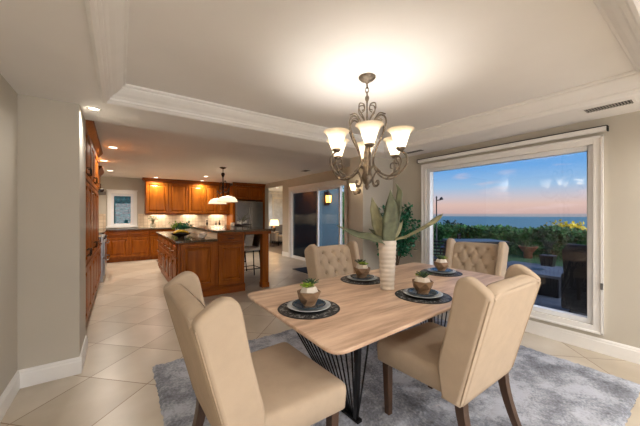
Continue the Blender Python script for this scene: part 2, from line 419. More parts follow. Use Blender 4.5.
# sliding glass door
r = bpy.data.objects.new('door_1', None); C.objects.link(r); r['kind'] = 'structure'
s = MB(); X = XS; c = .09
s.box(X-.022,sy0-c,0,X,sy0,sz+c); s.box(X-.022,sy1,0,X,sy1+c,sz+c); s.box(X-.022,sy0,sz,X,sy1,sz+c); s.box(X-.04,sy0-c-.01,sz+c,X,sy1+c+.01,sz+c+.02)
s.build('door_casing', M['trim'], r, .003)
s = MB(); s.box(X,sy0,0,X+.13,sy0+.03,sz); s.box(X,sy1-.03,0,X+.13,sy1,sz); s.box(X,sy0+.03,sz-.04,X+.13,sy1-.03,sz); s.box(X,sy0+.03,0,X+.13,sy1-.03,.03)
s.build('door_frame', M['vinyl'], r, .003)
for (a, b, off, g) in ((6.30,7.72,.02,'screen'),(5.42,6.42,.07,'glass')):
    s = MB(); f = .055
    s.box(X+off,a,.03,X+off+.04,a+f,sz-.04); s.box(X+off,b-f,.03,X+off+.04,b,sz-.04); s.box(X+off,a+f,.03,X+off+.04,b-f,.03+f); s.box(X+off,a+f,sz-.04-f,X+off+.04,b-f,sz-.04)
    p = s.build('door_panel', M['vinyl'], r, .003)
    B(X+off+.017,a+f,.03+f,X+off+.022,b-f,sz-.04-f).build('door_pane', M[g], p)

# kitchen window
r = bpy.data.objects.new('window_2', None); C.objects.link(r); r['kind'] = 'structure'
s = MB(); c = .085; Y = YB
s.box(kx0-c,Y-.02,kz0-.05,kx0,Y,kz1+c); s.box(kx1,Y-.02,kz0-.05,kx1+c,Y,kz1+c); s.box(kx0,Y-.02,kz1,kx1,Y,kz1+c); s.box(kx0-c-.02,Y-.04,kz1+c,kx1+c+.02,Y,kz1+c+.03); s.box(kx0-c-.02,Y-.05,kz0-.05,kx1+c+.02,Y,kz0)
s.build('window_casing', M['trim'], r, .003)
s = MB(); f = .07
s.box(kx0,Y+.02,kz0,kx0+f,Y+.08,kz1); s.box(kx1-f,Y+.02,kz0,kx1,Y+.08,kz1); s.box(kx0+f,Y+.02,kz1-f,kx1-f,Y+.08,kz1); s.box(kx0+f,Y+.02,kz0,kx1-f,Y+.08,kz0+f)
s.build('window_frame', M['vinyl'], r, .003)
B(kx0+f,Y+.04,kz0+f,kx1-f,Y+.045,kz1-f).build('window_pane', M['glass'], r)

# ------------------------------------------------------------------ vents and recessed lights
def vent(x, y, z, lx, ly, n, label, along='y'):
    t = thing('ceiling_vent', label, 'vent')
    s = MB(); b = .02
    s.box(x-lx/2,y-ly/2,z-.006,x-lx/2+b,y+ly/2,z); s.box(x+lx/2-b,y-ly/2,z-.006,x+lx/2,y+ly/2,z)
    s.box(x-lx/2+b,y-ly/2,z-.006,x+lx/2-b,y-ly/2+b,z); s.box(x-lx/2+b,y+ly/2-b,z-.006,x+lx/2-b,y+ly/2,z)
    s.build('frame', M['ceil'], t)
    B(x-lx/2+b,y-ly/2+b,z-.0015,x+lx/2-b,y+ly/2-b,z-.0005).build('duct_opening', M['ventdark'], t)
    s = MB()
    for i in range(n):
        if along == 'y':
            yy = y-ly/2+b+(ly-2*b)*(i+.5)/n; s.box(x-lx/2+b,yy-.004,z-.006,x+lx/2-b,yy+.004,z-.002)
        else:
            xx = x-lx/2+b+(lx-2*b)*(i+.5)/n; s.box(xx-.004,y-ly/2+b,z-.006,xx+.004,y+ly/2-b,z-.002)
    s.build('louvres', M['vent'], t); settle(t)
def bp(px, py, z=None, Y=None, X=None):
    t = (px-320)/284; s_, c_ = math.sin(YAW), math.cos(YAW)
    rx, ry = s_+c_*t, c_-s_*t; rz = (214.5-py)/284
    if z is not None: d = (z-H)/rz
    elif X is not None: d = X/rx
    else: d = Y/ry
    return Vector((rx*d, ry*d, H+rz*d))
p = bp(611, 105.5, ZS); vent(p.x, p.y+.02, ZS, .17, .33, 16, 'long white slotted vent in ceiling near right edge above window wall')
p = bp(414, 151.5, ZS); vent(p.x, p.y, ZS, .14, .34, 9, 'small ceiling vent between chandelier and window')
p = bp(309, 171, ZK); vent(p.x-.1, p.y, ZK, .2, .3, 9, 'small ceiling vent in front of sliding door')
p = bp(112, 151.5, ZK)
def can(x, y, z, label, power, r=.058, group='recessed ceiling lights', col=(1, .965, .92)):
    t = thing('recessed_light', label, 'ceiling light', group, (x, y, z))
    MB().lathe([(r+.018,.001),(r+.018,-.004),(r+.004,-.007),(r,-.004),(r,-.001)], n=24, cap0=False, cap1=False).build('trim_ring', M['white'], t)
    MB().lathe([(r,-.001),(r,-.003)], n=24).build('lens', M['can'], t)
    light('can_light', 'SPOT', (0,0,-.03), power, col, .06, parent=t, spot=165, blend=.9)
KP = 50
for (px, py, z, lab) in ((94,108.5,ZS,'round recessed light in dining ceiling above the pier, nearest camera on left'),
    (113,147.3,ZK,'recessed light highest in picture of three by pantry cabinet'),
    (104,160.5,ZK,'recessed light in the middle of the three by pantry cabinet'),
    (110,170.5,ZK,'recessed light lowest in picture of three by pantry, near kitchen window'),
    (155,178.6,ZK,'recessed light before the leftmost upper cabinet on back wall'),
    (206,176.3,ZK,'recessed light left of pendant, nearer the camera of its pair'),
    (201,181.0,ZK,'recessed light just before middle upper cabinets, left of pendant')):
    p = bp(px, py, z); can(p.x, min(p.y, 9.8), z, lab, KP if z == ZK else 15, r=.058 if z == ZK else .036, col=(1, .90, .78) if z == ZK else (1, .965, .92))
for x, y, pw in ((3.45,-.25,32),(-.35,-.5,26),(.6,-.3,10),(2.0,-.3,12),(.6,-1.6,62),(2.0,-1.6,62),(3.4,-1.6,56)):  # unseen ceiling lights, added to brighten the room from behind
    can(x, y, ZS, 'added round recessed fill light in dining ceiling behind the viewpoint', pw)

# ------------------------------------------------------------------ cabinets
def door_mesh(o, u, n, w, h, loops):
    """raised panel front: o lower-left corner, u along, n outward"""
    o, u, n = Vector(o), Vector(u), Vector(n); z = Vector((0,0,1)); rs = []
    for ins, dep in loops:
        rs.append([tuple(o+u*a+z*b+n*dep) for a, b in ((ins,ins),(w-ins,ins),(w-ins,h-ins),(ins,h-ins))])
    return MB().rings(rs, True, True, False)
RAISED = [(0,0),(0,.020),(.004,.024),(.055,.024),(.058,.014),(.064,.005),(.074,.004),(.080,.010),(.108,.021),(.112,.022)]
DRAW = [(0,0),(0,.020),(.004,.024),(.028,.024),(.031,.014),(.040,.013),(.048,.021)]
def front(parent, o, u, n, w, h, kind='door', knob=None, mat='cab', handle=None, hm='chrome'):
    d = door_mesh(o, u, n, w, h, RAISED if kind in ('door','panel') else DRAW).build(kind, M[mat], parent)
    O = Vector(o); u = Vector(u); n = Vector(n)
    if knob:
        c = O+u*knob[0]+Vector((0,0,knob[1]))+n*.02
        q = n.to_track_quat('Z', 'Y').to_matrix().to_4x4()
        MB().lathe([(.004,0),(.004,.012),(.012,.018),(.014,.024),(.009,.03)], c=c, n=10, M4=q).build('knob', M['darkbronze'], d)
    if handle:
        a = O+u*handle[0]+Vector((0,0,handle[1])); b = O+u*handle[2]+Vector((0,0,handle[3]))
        MB().tube([a+n*.02, a+n*.055, b+n*.055, b+n*.02], .007, 8).build('handle', M[hm], d)
    return d
def crown(s, x0, y0, x1, y1, z, sides, off=.09, h=.12):
    """cornice along an L/U of sides around a rectangular cabinet top; sides: list of points in order, outward n computed by offset rect"""
    prof = [(0,0),(.012,.005),(.012,.02),(.03,.035),(.055,.06),(.08,.085),(.08,.1),(.09,.102),(.09,.12),(0,.12)]
    def P(o): return {'ll':(x0-o,y0-o),'lr':(x1+o,y0-o),'ur':(x1+o,y1+o),'ul':(x0-o,y1+o),'Lr':(x1,y0-o),'Ll':(x0,y0-o),'Ur':(x1+o,y1),'uR':(x1+o,y1),'Lr2':(x1+o,y0)}
    rs = [[(*P(o*off/.09)[k], z+zz*h/.12) for o, zz in prof] for k in sides]
    s.rings(rs, True, True, False); return s

# island ------------------------------------------------------------
ix0, ix1, iy0, iy1 = .72, 1.79, 4.84, 7.6
bx0 = 1.31
t = thing('kitchen_island', 'cherry wood kitchen island with raised panel end facing dining table', 'kitchen island')
s = MB(); s.box(ix0+.02,iy0+.02,.10,ix1-.0,iy1,.895); s.box(ix0+.06,iy0+.05,0,ix1-.02,iy1-.03,.10); s.box(bx0+.03,iy0+.02,.895,ix1,iy1-.1,1.035)
s.build('body', M['cab'], t)
s = MB(); s.box(ix0,iy0,0,ix1+.01,iy0+.02,.13); s.box(ix0+.005,iy0+.005,.13,ix1+.005,iy0+.019,.145); s.build('plinth', M['cabh'], t, .003)
front(t, (ix0+.05,iy0+.02,.17), (1,0,0), (0,-1,0), .50, .70, 'panel')
front(t, (bx0+.03,iy0+.02,.17), (1,0,0), (0,-1,0), .42, .66, 'door', knob=None)
front(t, (bx0+.03,iy0+.02,.85), (1,0,0), (0,-1,0), .42, .165, 'drawer', mat='cabh')
s = MB(); s.tube([(1.50,iy0,.935),(1.50,iy0-.025,.93),(1.59,iy0-.025,.93),(1.59,iy0,.935)],.006,8); s.build('pull', M['darkbronze'], t)
# island left face: drawers, wine fridge and oven
u, n = (0,-1,0), (-1,0,0)
yy = iy1-.05
for k, wd in enumerate((.62, .62)):
    for z0, hh in ((.16,.26),(.44,.20),(.66,.21)):
        front(t, (ix0+.02,yy,z0), u, n, wd-.02, hh, 'drawer', handle=(.12,hh/2,wd-.14,hh/2))
    yy -= wd
for k in range(3):
    front(t, (ix0+.02,yy,.66), u, n, .44, .21, 'drawer', handle=(.1,.1,.34,.1))
    front(t, (ix0+.02,yy,.16), u, n, .44, .48, 'door', handle=(.06,.12,.06,.36))
    yy -= .46
s = MB(); s.box(bx0+.01,iy0+.02,.93,bx0+.03,iy1-.1,1.035); s.build('tiled_riser', M['splash'], t)
s = MB(); s.box(bx0+.015,iy0+.005,.93,bx0+.03,iy0+.03,1.035); s.build('riser_edge', M['cab'], t)
settle(t)
t = MB().prism([(ix0-.03,iy0-.04),(bx0+.005,iy0-.04),(bx0+.005,iy1+.03),(ix0-.03,iy1+.03)],.897,.935).build('island_worktop', M['granite'], None, .006)
tag(center(t), 'lower dark speckled granite worktop on the kitchen island', 'worktop')
t = thing('breakfast_bar', 'raised granite breakfast bar top on the island with wooden post leg', 'counter')
MB().prism([(bx0-.02,iy0-.04),(2.34,iy0-.04),(2.34,iy1-.3),(bx0-.02,iy1-.3)],1.04,1.075).build('bar_top', M['granite'], t, .006)
s = MB(); s.box(ix1+.005,iy0+.0,.985,2.30,iy0+.03,1.04); s.box(2.27,iy0+.03,.985,2.30,iy1-.35,1.04); s.build('apron', M['cabh'], t, .003)
s = MB(); s.box(2.13,iy0+.005,0,2.25,iy0+.125,.985); s.box(2.12,iy0-.005,0,2.26,iy0+.135,.09); s.build('post', M['cab'], t, .004)
B(2.12,iy1-.52,0,2.27,iy1-.37,1.035).build('post', M['cab'], t, .004)
settle(t)

# back wall base cabinets
fy = 9.74
t = thing('base_cabinets', 'cherry wood base cabinets along the back wall under kitchen window', 'cabinet')
s = MB(); s.box(-.94,fy+.02,.1,3.15,YB-.005,.895); s.box(-.33,fy+.08,0,3.15,YB-.005,.1); s.build('body', M['cab'], t)
x = -.28
for wd in (.48,.52,.42,.45,.45,.45,.45):
    front(t, (x+.01,fy+.02,.14), (1,0,0), (0,-1,0), wd-.02, .55, 'door', knob=(wd-.06,.48))
    front(t, (x+.01,fy+.02,.71), (1,0,0), (0,-1,0), wd-.02, .165, 'drawer', mat='cabh')
    x += wd
settle(t)
t = MB().prism([(-.945,fy-.03),(3.15,fy-.03),(3.15,YB-.01),(-.945,YB-.01)],.897,.935).build('back_worktop', M['granite'], None, .005)
tag(center(t), 'granite worktop along the back wall beneath upper cabinets', 'worktop')
s = MB(); s.box(-.94,YB-.012,.937,kx0-.12,YB-.0005,1.36); s.box(kx1+.12,YB-.012,.937,3.15,YB-.0005,1.36)
o = struct('trim_2', s, M['splash'])
s = MB(); s.box(-.9495,8.05,.937,-.94,9.70,1.4)
o = struct('trim_3', s, M['splash'])
# uppers
t = thing('upper_cabinets', 'row of honey cherry upper cabinets on the kitchen back wall', 'cabinet')
uy = 10.02; ux0 = .62; ux1 = 3.15
B(ux0,uy,1.36,ux1,YB-.002,2.33).build('body', M['cab'], t)
s = MB(); crown(s, ux0, uy, ux1, YB, 2.33, ('ul','ll','Lr'), .07, .115); s.build('crown_moulding', M['cabh'], t)
B(ux0-.008,uy-.008,1.335,ux1,uy+.02,1.36).build('light_rail', M['cabh'], t)
x = ux0+.02
for wd in (.62,.56,.50,.42,.41):
    front(t, (x,uy,1.38), (1,0,0), (0,-1,0), wd-.03, .93, 'door', knob=(.05 if wd in (.56,.42) else wd-.07,.07)); x += wd
settle(t)
light('under_cabinet_light', 'AREA', (1.9,10.18,1.33), 2.6, (1,.86,.68), .5)
light('under_cabinet_light', 'AREA', (1.0,10.18,1.33), 2.6, (1,.86,.68), .5)
light('under_cabinet_light', 'AREA', (2.8,10.18,1.33), 2.6, (1,.86,.68), .5)
# fridge surround + fridge
t = thing('fridge_surround', 'cherry wood cabinet surround enclosing the steel fridge', 'cabinet')
B(3.155,9.68,0,3.24,YB-.002,2.33).build('side_panel', M['cab'], t)
B(4.26,9.68,0,4.345,YB-.002,2.33).build('side_panel', M['cab'], t)
B(3.24,9.72,1.86,4.26,YB-.002,2.33).build('top_cabinet', M['cab'], t)
for k in range(2): front(t, (3.25+k*.505,9.72,1.88), (1,0,0), (0,-1,0), .495, .43, 'door', knob=(.45 if k == 0 else .04,.05))
s = MB(); crown(s, 3.155, 9.68, 4.345, YB, 2.33, ('Ll','Lr'), .07, .115); s.build('crown_moulding', M['cabh'], t)
settle(t)
t = thing('refrigerator', 'stainless steel double door refrigerator in wooden surround', 'refrigerator')
B(3.26,9.66,.02,4.24,10.3,1.80).build('body', M['steel'], t, .01)
for a, b, hx in ((3.265,3.745,3.71),(3.755,4.235,3.79)):
    d = B(a,9.60,.62,b,9.655,1.79).build('door', M['steel'], t, .01)
    MB().tube([(hx,9.60,.8),(hx,9.55,.82),(hx,9.55,1.6),(hx,9.60,1.62)],.012,8).build('handle', M['chrome'], d)
d = B(3.265,9.60,.06,4.235,9.655,.61).build('freezer_drawer', M['steel'], t, .01)
MB().tube([(3.4,9.60,.53),(3.4,9.55,.53),(4.1,9.55,.53),(4.1,9.60,.53)],.012,8).build('handle', M['chrome'], d)
settle(t)
# tall pantry on the left
t = thing('pantry_cabinet', 'tall cherry wood pantry cabinet with crown at left kitchen wall', 'cabinet')
px_ = -.33
s = MB(); s.box(-.94,3.67,.1,px_,6.3,2.32); s.box(-.94,3.67,0,px_-.05,6.3,.1); s.build('body', M['cab'], t)
yy = 3.72
for k in range(5):
    for z0, hh, kb in ((.13,.62,.5),(.77,.95,.1),(1.74,.56,.06)):
        front(t, (px_,yy,z0), (0,1,0), (1,0,0), .50, hh, 'door', handle=(.06 if k % 2 else .44, kb, .06 if k % 2 else .44, kb+.07) if z0 > .7 else None, hm='darkbronze')
    yy += .515
s = MB(); prof2 = [(0,0),(.012,.005),(.012,.02),(.03,.035),(.05,.06),(.07,.085),(.07,.1),(.08,.102),(.08,.125),(0,.125)]
s.rings([[(px_+o,3.67,2.32+z) for o,z in prof2],[(px_+o,6.3+o,2.32+z) for o,z in prof2],[(-.94,6.3+o,2.32+z) for o,z in prof2]], True, True, False)
s.build('crown_moulding', M['cabh'], t); settle(t)
# left base run, range, hood
t = thing('left_base_cabinet', 'cherry base cabinet between pantry and range on the left', 'cabinet')
B(-.94,6.31,.0,px_,7.05,.895).build('body', M['cab'], t)
front(t, (px_,6.33,.14), (0,1,0), (1,0,0), .34, .55, 'door'); front(t, (px_,6.69,.14), (0,1,0), (1,0,0), .34, .55, 'door')
front(t, (px_,6.33,.71), (0,1,0), (1,0,0), .70, .165, 'drawer', handle=(.2,.08,.5,.08)); settle(t)
t = thing('corner_base_cabinet', 'cherry base cabinet beyond the range in kitchen corner', 'cabinet')
B(-.94,8.05,.0,px_,9.70,.895).build('body', M['cab'], t)
for k in range(3):
    front(t, (px_,8.07+k*.54,.14), (0,1,0), (1,0,0), .52, .55, 'door'); front(t, (px_,8.07+k*.54,.71), (0,1,0), (1,0,0), .52, .165, 'drawer', handle=(.15,.08,.37,.08))
settle(t)
s = MB(); s.box(-.94,6.31,.897,px_+.03,7.05,.935)
tag(center(s.build('worktop', M['granite'], None, .004)), 'short granite worktop between the pantry and the range', 'worktop')
s = MB(); s.box(-.94,8.05,.897,px_+.03,9.70,.935)
tag(center(s.build('worktop', M['granite'], None, .004)), 'granite worktop on left beyond the range towards kitchen window', 'worktop')
t = thing('range_cooker', 'stainless steel range with bar handles at left kitchen wall', 'stove')
B(-.94,7.06,.0,px_+.06,8.04,.90).build('body', M['steel'], t, .006)
B(-.92,7.08,.90,px_,8.02,.925).build('cooktop', M['black'], t, .004)
for k in range(2):
    d = B(px_+.06,7.08+k*.0,.12+.37*k,px_+.085,8.02,.46+.35*k).build('oven_door', M['steel'], t, .005)
    MB().tube([(px_+.085,7.15,.43+.34*k),(px_+.14,7.15,.43+.34*k),(px_+.14,7.95,.43+.34*k),(px_+.085,7.95,.43+.34*k)],.011,8).build('handle', M['chrome'], d)
for k in range(5):
    MB().lathe([(.02,0),(.018,.03)], c=(px_+.06,7.2+k*.17,.86), n=12, M4=Matrix.Rotation(PI/2,4,'Y')).build('knob', M['black'], t)
for k in range(3):
    s = MB()
    for q in (-.5,.5): s.box(-.88,7.25+k*.3+q*.12-.006,.925,-.38,7.25+k*.3+q*.12+.006,.945)
    s.box(-.88,7.18+k*.3,.925,-.868,7.32+k*.3,.945); s.box(-.39,7.18+k*.3,.925,-.378,7.32+k*.3,.945)
    s.build('grate', M['iron'], t)
settle(t)
t = thing('range_hood', 'wooden range hood with dark mantel shelf above the range', 'range hood')
B(-.94,7.05,1.85,-.36,8.02,2.25).build('body', M['cab'], t)
B(-.94,7.02,1.78,-.26,8.06,1.84).build('mantel', M['darkbronze'], t, .01)
s = MB(); crown(s, -.94, 7.05, -.36, 8.02, 2.18, ('Lr2','uR'), .07, .12); s.build('crown_moulding', M['cabh'], t)
settle(t)

# ------------------------------------------------------------------ things on the counters
def leaf_mb(s, base, tip, width, bend=0.0, n=8, up=(0,0,1), fold=.15, thick=.003, prof=None):
    """a thick blade from base to tip"""
    b, t = Vector(base), Vector(tip); d = t-b; L = d.length
    side = d.cross(Vector(up)); side = side.normalized() if side.length > 1e-5 else Vector((1,0,0))
    nrm = side.cross(d).normalized(); rs = []
    for i in range(n+1):
        a = i/n; w = width*.5*(prof(a) if prof else math.sin(PI*min(1, a*.86+.12))**.7); w = max(w, .0008)
        c = b+d*a+nrm*bend*math.sin(PI*a)*L
        th = thick
        rs.append([tuple(c-side*w+nrm*w*fold), tuple(c-nrm*th), tuple(c+side*w+nrm*w*fold), tuple(c+nrm*th)])
    s.rings(rs, True, True, True); return s
def rosette(s, c, r, n=14, up=.6, w=.3, layers=2, rnd=None):
    rnd = rnd or random
    for L in range(layers):
        for k in range(n):
            a = 2*PI*(k+.5*L)/n+rnd.uniform(-.1,.1); e = up+L*.5+rnd.uniform(-.1,.1); rr = r*(1-.22*L)
            tip = (c[0]+rr*math.cos(e)*math.cos(a), c[1]+rr*math.cos(e)*math.sin(a), c[2]+rr*math.sin(e))
            leaf_mb(s, c, tip, r*w, .08, 4, thick=.0035)
def ball(c, r): return MB().blob(c, r)
def foliage(s, pts, size, rnd, droop=0):
    for p in pts:
        d = Vector((rnd.gauss(0,1), rnd.gauss(0,1), rnd.gauss(0,.7)-droop)).normalized()
        sd = d.cross(Vector((rnd.gauss(0,1), rnd.gauss(0,1), rnd.gauss(0,1)))).normalized()
        L = size*rnd.uniform(.7,1.3); W = L*.33
        p = Vector(p); a = p; b = p+d*L*.5+sd*W; c = p+d*L; e = p+d*L*.5-sd*W
        nn = d.cross(sd)*L*.12
        s.quad([tuple(a), tuple(b+nn), tuple(c), tuple(e+nn), tuple((a+c)/2)], [(0,1,4),(1,2,4),(2,3,4),(3,0,4)])
R = random.Random(3)
# fruit bowl with bananas
p = bp(181, 238, z=.936); fx, fyy = p.x, p.y
t = MB().lathe([(.05,0),(.055,.008),(.05,.02),(.12,.05),(.165,.085),(.16,.087),(.115,.058),(.04,.028),(.0,.026)], n=28, cap1=False).build('fruit_bowl', M['darkbronze'])
t.location = (fx, fyy, .936); tag(t, 'dark footed bowl holding bananas on island worktop', 'bowl')
for k in range(4):
    pts = [(math.cos(a)*.11, math.sin(a)*.055+(k-1.5)*.045, .065+.05*math.sin(a)+.0) for a in [PI*(.05+.9*i/10) for i in range(11)]]
    rr = [.006,.012,.017,.019,.02,.02,.02,.019,.017,.012,.006]
    b = MB().tube([(x, (k-1.5)*.045, .075+.045*math.sin(a_)) for (x,_,_), a_ in zip(pts, [PI*(.05+.9*i/10) for i in range(11)])], rr, 8).build('banana', M['yellow'])
    b.location = (fx, fyy, .936+.0); b.rotation_euler = (0, 0, 0)
    tag(b, 'ripe yellow banana lying in the dark footed bowl', 'banana', 'bananas in the island bowl')
# herb pots
for (px, py, lab) in ((178, 231.5, 'leafy herb in a white pot behind the banana bowl'), (189, 233.2, 'low trailing green plant beside the white herb pot on island')):
    p = bp(px, py, z=.936); t = thing('potted_herb', lab, 'plant', loc=(p.x-(.10 if px > 180 else 0), p.y, .936))
    MB().lathe([(.045,0),(.06,.01),(.065,.09),(.06,.09),(.055,.075),(0,.075)], n=20, cap1=False).build('pot', M['white'], t)
    s = MB(); foliage(s, [(R.gauss(0,.07), R.gauss(0,.07), .1+abs(R.gauss(0,.05))) for _ in range(220)], .05, R); s.build('foliage', M['succ'] if px < 180 else M['leaf'], t)
    s = MB()
    for k in range(7): s.tube([(0,0,.07),(R.uniform(-.06,.06),R.uniform(-.06,.06),.15)],.003,5)
    s.build('stems', M['succd'], t)
# crumpled towel
p = bp(207, 238.5, z=.936); s = MB(); rs = []
for i in range(9):
    a = i/8; rs.append([(-.12+.24*a+.01*math.sin(j*1.7), (.05+.012*math.sin(i*2.1))*math.cos(2*PI*j/14), .045+(.04+.01*math.sin(i*1.3+j))*math.sin(2*PI*j/14)) for j in range(14)])
s.rings(rs); t = s.build('dish_towel', M['cream']); t.location = (p.x-.05, p.y+.1, .94); t.rotation_euler = (0,0,1.2)
tag(t, 'rolled pale cloth lying on island worktop against the raised bar', 'towel')
# glass jar arrangement on back counter
p = bp(153, 229, Y=9.98)
t = thing('glass_vase', 'clear glass vase of dried stems on back worktop under first cabinet', 'vase', loc=(p.x, 9.98, .936))
MB().lathe([(.05,0),(.075,.02),(.08,.1),(.06,.14),(.065,.15)], n=20, cap1=False).build('jar', M['clear'], t)
s = MB()
for k in range(40):
    a = R.uniform(0,2*PI); e = R.uniform(-.2,1.4); c = Vector((0,0,.24)); d = Vector((math.cos(a)*math.cos(e), math.sin(a)*math.cos(e), math.sin(e)))
    s.tube([(0,0,.08), c+d*.05, c+d*.13],.003,5); s.blob(c+d*.13, .012, 6, 4)
s.build('dried_stems', M['agavep'], t)
for (px, lab, h, mt) in ((207,'dark slim figurine standing on back worktop left of the two bottles',.22,'darkbronze'),(216,'first small dark bottle right of the figurine on back worktop',.17,'bronze'),(219.5,'second small dark bottle, nearer the fridge, on back worktop',.20,'darkbronze')):
    p = bp(px, 229, Y=9.98); k = 'figurine' if h == .22 else 'bottle'
    t = thing(k, lab, k, None, (p.x, 9.98, .936))
    if k == 'figurine':
        MB().lathe([(.045,0),(.045,.015),(.015,.03),(.03,.08),(.035,.12),(.018,.15),(.012,.165)], n=14).build('body', M[mt], t)
        MB().blob((0,0,.19),.028).build('head', M[mt], t)
    else:
        MB().lathe([(.03,0),(.032,.01),(.032,h*.55),(.012,h*.75),(.012,h*.95)], n=14).build('glass', M[mt], t)
        MB().lathe([(.015,h*.95),(.015,h)], n=12).build('stopper', M['black'], t)
# centrepiece on bar
p = bp(242, 225.5, z=1.076)
t = thing('flower_tray', 'dark tray with white blossoms and wispy greens on breakfast bar', 'flower arrangement', loc=(p.x, p.y, 1.076))
MB().lathe([(.10,0),(.20,.006),(.24,.03),(.235,.032),(.19,.012),(0,.01)], n=32, cap1=False).build('tray', M['black'], t)
s = MB()
for k in range(9):
    a = R.uniform(0,2*PI); r_ = R.uniform(0,.10); s.blob((r_*math.cos(a), r_*math.sin(a), .05+R.uniform(0,.05)), .035, 8, 6)
s.build('blossoms', M['white'], t)
s = MB()
for k in range(26):
    a = R.uniform(0,2*PI); e = R.uniform(.5,1.5); L = R.uniform(.15,.3)
    leaf_mb(s, (0,0,.03), (L*math.cos(a)*math.cos(e), L*math.sin(a)*math.cos(e), .03+L*math.sin(e)), .012, .1, 4)
s.build('greens', M['agave'], t)
p = bp(232.5, 226.2, z=1.076)
t = thing('candle', 'small cream candle in a cup at left of the flower tray', 'candle', loc=(p.x, p.y, 1.076))
MB().lathe([(.04,0),(.045,.01),(.045,.08)], n=16).build('cup', M['cream'], t)
MB().tube([(0,0,.08),(0,0,.095)],.003,5).build('wick', M['black'], t)

# counter stool
def stool(x, y, rz, label):
    t = thing('counter_stool', label, 'stool', 'counter stools at the breakfast bar', (x, y, 0), rz)
    s = MB().prism([(-.2,-.19),(.2,-.19),(.21,.19),(-.21,.19)],.60,.66); s.build('cushion', M['cream'], t, .02, 3)
    for sx in (-1,1):
        for sy in (-1,1):
            MB().tube([(sx*.17,sy*.16,.60),(sx*.20,sy*.20,0)],.013,8).build('leg', M['iron'], t)
    s = MB(); P = [(-.19,-.19,.22),(.19,-.19,.22),(.19,.19,.22),(-.19,.19,.22)]
    for i in range(4): s.tube([P[i],P[(i+1)%4]],.009,6)
    s.build('foot_rail', M['iron'], t)
    rs = []
    for i in range(9):
        a = i/8; z = .64+.36*a; w = .15+.03*a; b = -.19-.09*a
        rs.append([(-w,b+.05*1,z),(-w*.5,b+.01,z),(0,b,z),(w*.5,b+.01,z),(w,b+.05,z),(w,b+.07,z),(w*.5,b+.03,z),(0,b+.02,z),(-w*.5,b+.03,z),(-w,b+.07,z)])
    MB().rings(rs).build('backrest', M['bark'], t)
stool(2.22, 5.75, PI/2, 'counter stool with cream cushion seen between island and post')
stool(2.25, 6.7, PI/2, 'farther counter stool with cream cushion behind the nearer one')

# pendant over bar
p = bp(223, 167.5, z=ZK); PX, PY = p.x, p.y
t = thing('pendant_light', 'dark bronze twin bowl pendant lamp over breakfast bar', 'pendant light', loc=(PX, PY, ZK))
MB().lathe([(.0,-.04),(.03,-.035),(.075,-.01),(.08,0)], n=20).build('canopy', M['darkbronze'], t)
MB().lathe([(.008,-.04),(.008,-.12),(.035,-.13),(.045,-.16),(.03,-.2),(.012,-.24),(.012,-.42),(.03,-.46),(.02,-.52),(.012,-.68)], n=14).build('stem', M['darkbronze'], t)
rv = Vector((0,1,0))
for sgn in (-1, 1):
    s = MB(); pts = [rv*sgn*a+Vector((0,0,z)) for a, z in ((.01,-.50),(.08,-.36),(.20,-.34),(.27,-.46),(.20,-.52),(.14,-.44))]
    s.tube(catmull(pts), .009, 6); s.build('arm_scroll', M['darkbronze'], t)
    c = rv*sgn*.55+Vector((.045*sgn-.02,0,-.72))
    MB().tube(catmull([(0,0,-.55), rv*sgn*.25+Vector((0,0,-.60)), rv*sgn*.48+Vector((0,0,-.52)), c+Vector((0,0,.03))]), .010, 6).build('arm', M['darkbronze'], t)
    rs = [(.215,-.12),(.215,-.10),(.20,-.06),(.16,-.02),(.10,.005),(.03,.018),(.0,.02)]
    MB().lathe([(r_, z) for r_, z in rs], c=c, n=32, cap0=False, cap1=False).build('shade', M['shade2'], t)
    light('pendant_bulb', 'POINT', c+Vector((0,0,-.06)), 1.5, (1,.85,.65), .04, parent=t)

# ------------------------------------------------------------------ wall sconce
t = thing('wall_sconce', 'bronze wall sconce with white glass shade on the return wall end', 'wall lamp')
sx_, sy_ = 3.11, 3.40; p = bp(359, 190, X=3.11); sy_ = p.y; sz_ = p.z-.02
MB().lathe([(.045,0),(.04,.012),(.015,.02)], c=(sx_,sy_,sz_), n=18, M4=Matrix.Rotation(-PI/2,4,'Y')).build('backplate', M['bronze'], t)
MB().tube(catmull([(sx_-.01,sy_,sz_),(sx_-.05,sy_,sz_-.05),(sx_-.10,sy_,sz_-.05),(sx_-.12,sy_,sz_+.0)]), .007, 8).build('arm', M['bronze'], t)
MB().lathe([(.03,0),(.035,.01),(.045,.05),(.06,.09),(.065,.10)], c=(sx_-.12,sy_,sz_+.01), n=20, cap1=False).build('shade', M['shade'], t)
light('sconce_bulb', 'POINT', (sx_-.12,sy_,sz_+.07), .5, (1,.8,.55), .02, parent=t)
settle(t)

